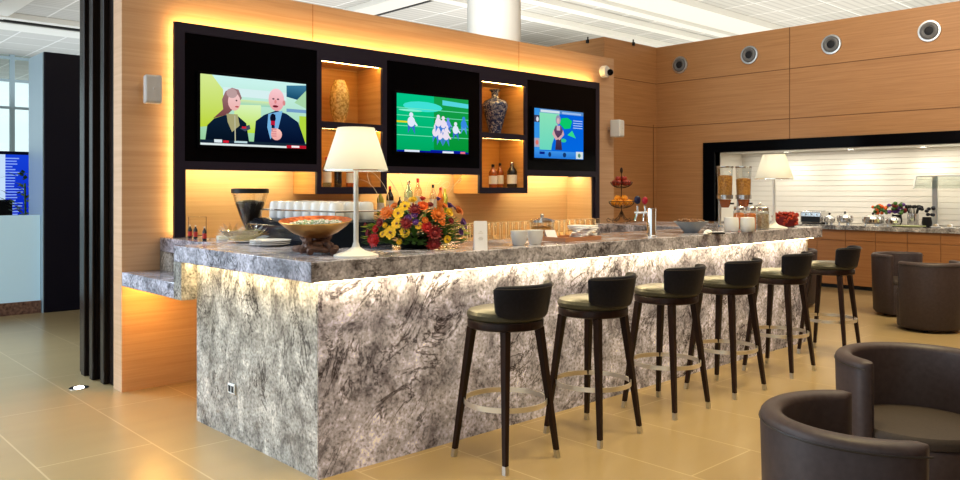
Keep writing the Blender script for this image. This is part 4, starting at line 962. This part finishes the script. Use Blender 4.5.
# niche downlights
for k, px in enumerate((784,848,921,990)):
    q = onX(px,140,12.85); lbs = ('leftmost','second from the left','third from the left','rightmost')
    t = thing('recessed_light', 'round recessed downlight in the niche soffit, '+lbs[k], 'light', (12.95,q.y,NZi-.012))
    MB().ringlathe([(.05,0),(.065,0),(.065,.011),(.05,.011)],seg=24).build('ring', M['whiteplastic'], t); MB().lathe([(.048,.004),(.048,.01)],seg=20).build('lens', M['spot'], t)
    L = bpy.data.lights.new('niche_spot','SPOT'); L.energy = 17; L.spot_size = 2.2; L.spot_blend = .8; L.color = (1,.88,.66); L.shadow_soft_size = .06
    lo = bpy.data.objects.new('niche_spot_light',L); col.objects.link(lo); lo.location = (12.95,q.y,NZi-.03); lo.rotation_euler = (0,math.radians(-12),0)
def BF(px, X=12.62): q = onX(px,200,X); return (X,q.y,BZ)
t = thing('toaster', 'wide steel toaster with black front on the buffet counter', 'toaster', BF(815,12.72))
MB().box(-.16,-.17,.015,.16,.17,.20).build('body', M['steel'], t, .02); MB().box(-.165,-.15,.03,-.159,.15,.12).build('front_panel', M['black'], t); MB().box(-.1,-.13,.198,-.04,.13,.204).box(.04,-.13,.198,.1,.13,.204).build('slots', M['black'], t)
for y in (-.09,0,.09):
    MB().lathe([(.016,0),(.016,.02)],(0,0,0),12).build('knob', M['chrome'], t).matrix_local = Matrix.Translation((-.166,y,.15)) @ Matrix.Rotation(-PI/2,4,'Y')
MB().box(-.14,-.15,0,-.1,.15,.016).box(.1,-.15,0,.14,.15,.016).build('foot', M['black'], t)
def pot(px, r, h, label, Xp=12.65, lidded=True, name='chafing_dish'):
    t = thing(name, label, 'dish', BF(px,Xp))
    MB().lathe([(r*.8,.03),(r,.05),(r*1.03,h*.6),(r*1.06,h*.62)],seg=28).build('pan', M['chrome'], t)
    if lidded:
        MB().lathe([(r*1.04,h*.62),(r*.95,h*.8),(r*.5,h*.97),(.02,h)],seg=28).build('lid', M['steel'], t); MB().ell((0,0,h+.015),.018).build('knob', M['black'], t)
    for a in range(3): MB().lathe([(.012,0),(.012,.04)],(r*.7*math.cos(a*2.1),r*.7*math.sin(a*2.1),0),8).build('foot', M['steel'], t)
pot(829.5,.08,.15,'small lidded steel dish just right of the toaster'); pot(845,.12,.17,'lidded steel dish, second right of the toaster',12.8); pot(873,.15,.17,'large round lidded steel chafing dish mid buffet',12.62); pot(893,.10,.15,'small round steel dish right of the large chafing dish',12.62)
def flowervase(px, X_, label, cols, s=1, n=16, vm='white'):
    t = thing('flower_vase', label, 'flowers', BF(px,X_))
    MB().lathe([(.045*s,0),(.06*s,.05*s),(.05*s,.13*s),(.04*s,.13*s)],seg=20).build('vase_body', M[vm], t)
    for c in cols:
        b = MB()
        for i in range(n):
            a = random.uniform(0,2*PI); r = random.uniform(.02,.11)*s; b.ell((r*math.cos(a),r*math.sin(a),.15*s+random.uniform(0,.13)*s),.026*s,.026*s,.022*s,7,5)
        b.build('blossom', M[c], t)
flowervase(880,13.0,'bright orange flower posy in a white vase behind the chafing dish',('fl_flame','leaf'),1.1)
flowervase(897,12.98,'dark purple and red flower vase beside the utensil pot',('fl_burgundy','fl_purple','leaf'),1.25,12,'black')
t = thing('utensil_pot', 'steel utensil pot full of dark handled ladles on the buffet', 'utensil pot', BF(913,12.85))
MB().lathe([(.07,0),(.075,.01),(.075,.19),(.07,.19)],seg=24).build('pot_body', M['steel'], t)
b = MB()
for i in range(9):
    a = 2*PI*i/9; b.tube([(.03*math.cos(a),.03*math.sin(a),.1),(.085*math.cos(a),.085*math.sin(a),.28)],.007,6); b.ell((.09*math.cos(a),.09*math.sin(a),.29),.022,.022,.028,8,6)
b.build('ladle_handles', M['black'], t)
flowervase(927,12.6,'dark round topped condiment pot right of the utensil pot',('back',),1.15,10,'black')
t = thing('platter', 'pale green oval platter on the buffet counter below the flowers', 'platter', BF(908,12.45))
MB().lathe([(.13,0),(.2,.02),(.2,.026),(.12,.01),(.01,.008)],seg=32,sx=.5,sy=1.2).build('dish', pm('pale_green', (.55,.60,.30), .4), t)
for k in range(5):
    o = tag(MB().lathe([(.05,0),(.055,.004),(.078,.012),(.078,.015),(.05,.008),(.01,.006)],seg=32).build('plate', M['white']), 'white plate laid out at the right end of the buffet, %s' % ('leftmost','second','third','fourth','rightmost')[k], 'plate', 'plates at the right end of the buffet'); o.location = BF(936+k*14,12.55)
for k in range(8):
    o = tag(MB().ell((0,0,.022),.028,.03,.02,10,7).build('bread_roll', M['linen'] if k % 2 else M['granola']), 'pale bread roll on a plate under the sneeze guard', 'bread', 'pale rolls at the right end of the buffet'); q = BF(936+(k//2)*14,12.55); o.location = (q[0]-.033+.066*(k%2),q[1],BZ+.014)
# sneeze guard
q0 = BF(933.5,13.0)
t = thing('sneeze_guard', 'angled glass sneeze guard on steel posts at the right of the buffet', 'sneeze guard', (12.95,q0[1],BZ+.001))
for y in (0,-1.6): MB().box(.10,y-.035,0,.14,y+.035,.74).build('post', M['brushed'], t)
MB().box(-.06,-3.0,.735,.14,.20,.75).build('top_rail', M['brushed'], t)
MB().add([(-.06,.2,.735),(-.06,-3.0,.735),(-.16,-3.0,.56),(-.16,.2,.56),(-.065,.2,.735),(-.065,-3.0,.735),(-.165,-3.0,.56),(-.165,.2,.56)],[(0,1,2,3),(7,6,5,4),(0,3,7,4),(1,5,6,2),(0,4,5,1),(3,2,6,7)]).build('glass_shield', M['glasstop'], t)
MB().tube([(-.06,.2,.735),(-.16,.2,.56)],.014,8).build('end_arm', M['brushed'], t)

# ============================================================ LIGHTS
def area(name, loc, rot, sx, sy, e, c, spread=None):
    L = bpy.data.lights.new(name,'AREA'); L.shape = 'RECTANGLE'; L.size = sx; L.size_y = sy; L.energy = e; L.color = c
    if spread: L.spread = spread
    o = bpy.data.objects.new(name,L); col.objects.link(o); o.location = loc; o.rotation_euler = rot; return o
def spot(name, loc, tgt, e, c, size=1.2, blend=.8, rad=.1):
    L = bpy.data.lights.new(name,'SPOT'); L.energy = e; L.color = c; L.spot_size = size; L.spot_blend = blend; L.shadow_soft_size = rad
    o = bpy.data.objects.new(name,L); col.objects.link(o); o.location = loc; o.rotation_euler = (Vector(tgt)-Vector(loc)).to_track_quat('-Z','Y').to_euler(); return o
# ceiling downlights (warm) over the seating side of the bar
for x in (2.5,4.8,7.1,9.4): spot('downlight', (x,1.9,5.8), (x,2.6,0), 700, (1,.80,.38), 1.25, 1, .25)
area('ambient_warm', (6.0,1.5,5.7), (0,0,0), 8, 5, 170, (1,.86,.68))
area('cove_uplight', (18.5,8.0,4.3), (PI,0,0), 12, 14, 640, (1,.97,.88))
area('ceiling_fill', (10.5,17,4.2), (PI,0,0), 10, 9, 320, (.98,.98,.96))  # unseen upward panel added to whiten the middle of the ceiling
area('ceiling_fill_far', (4,26,4.2), (PI,0,0), 14, 7, 300, (.86,.94,1))  # unseen upward panel added to lift the far ceiling
area('ceiling_fill_front', (4,0,4.6), (PI,0,0), 8, 8, 180, (1,.97,.92))  # unseen panel added near the camera, brightening the front ceiling
area('daylight_left', (-3.5,9,2.6), (0,math.radians(-82),math.radians(-35)), 7, 4, 420, (.78,.88,1))
spot('floor_fill_cool', (-.5,11.5,5.2), (.2,7.2,0), 3200, (.64,.83,1), 1.2, 1, .6)  # unseen indoor spot added to cool and brighten the left floor
spot('floor_fill_cool', (-1.5,6.5,5.2), (-.6,4.6,0), 1500, (.66,.84,1), 1.1, 1, .6)  # second added spot, same bluish lift on the nearer floor
for x in (3.6,5.4,7.2): spot('shelf_downlight', (x,5.2,3.9), (x,5.5,1), 60, (1,.82,.55), 1.4, 1, .1)
spot('column_fill', (5.5,6.0,4.3), (cp.x,cp.y,4.2), 620, (1,.97,.9), .7, 1, .3)  # unseen spot added only to brighten the round column
area('wall_fill', (8.6,2.0,5.2), (0,math.radians(-68),0), 2, 7, 180, (1,.90,.76))  # unseen area light added to lift the dark right wall
area('buffet_fill', (12.95,2.5,NZi-.02), (0,0,0), .3, 9, 44, (1,.92,.78))  # unseen strip added under the soffit to brighten the tiles evenly
bpy.context.scene.cycles.transparent_max_bounces = 32
w = bpy.data.worlds.new('world'); bpy.context.scene.world = w; w.use_nodes = True
bg = w.node_tree.nodes['Background']; bg.inputs[0].default_value = (.80,.93,1,1); bg.inputs[1].default_value = 1.35

# ============================================================ CAMERA
cd = bpy.data.cameras.new('camera'); cd.sensor_width = 36; cd.lens = F/960*36; cd.shift_y = -(240-HY)/960
co = bpy.data.objects.new('camera',cd); col.objects.link(co); co.location = (0,0,1.5)
co.rotation_euler = (PI/2,0,math.atan2(FW[1],FW[0])-PI/2); cd.clip_end = 200
sc = bpy.context.scene; sc.camera = co
sc.view_settings.view_transform = 'Standard'; sc.view_settings.look = 'None'; sc.view_settings.exposure = 0; sc.view_settings.gamma = .95
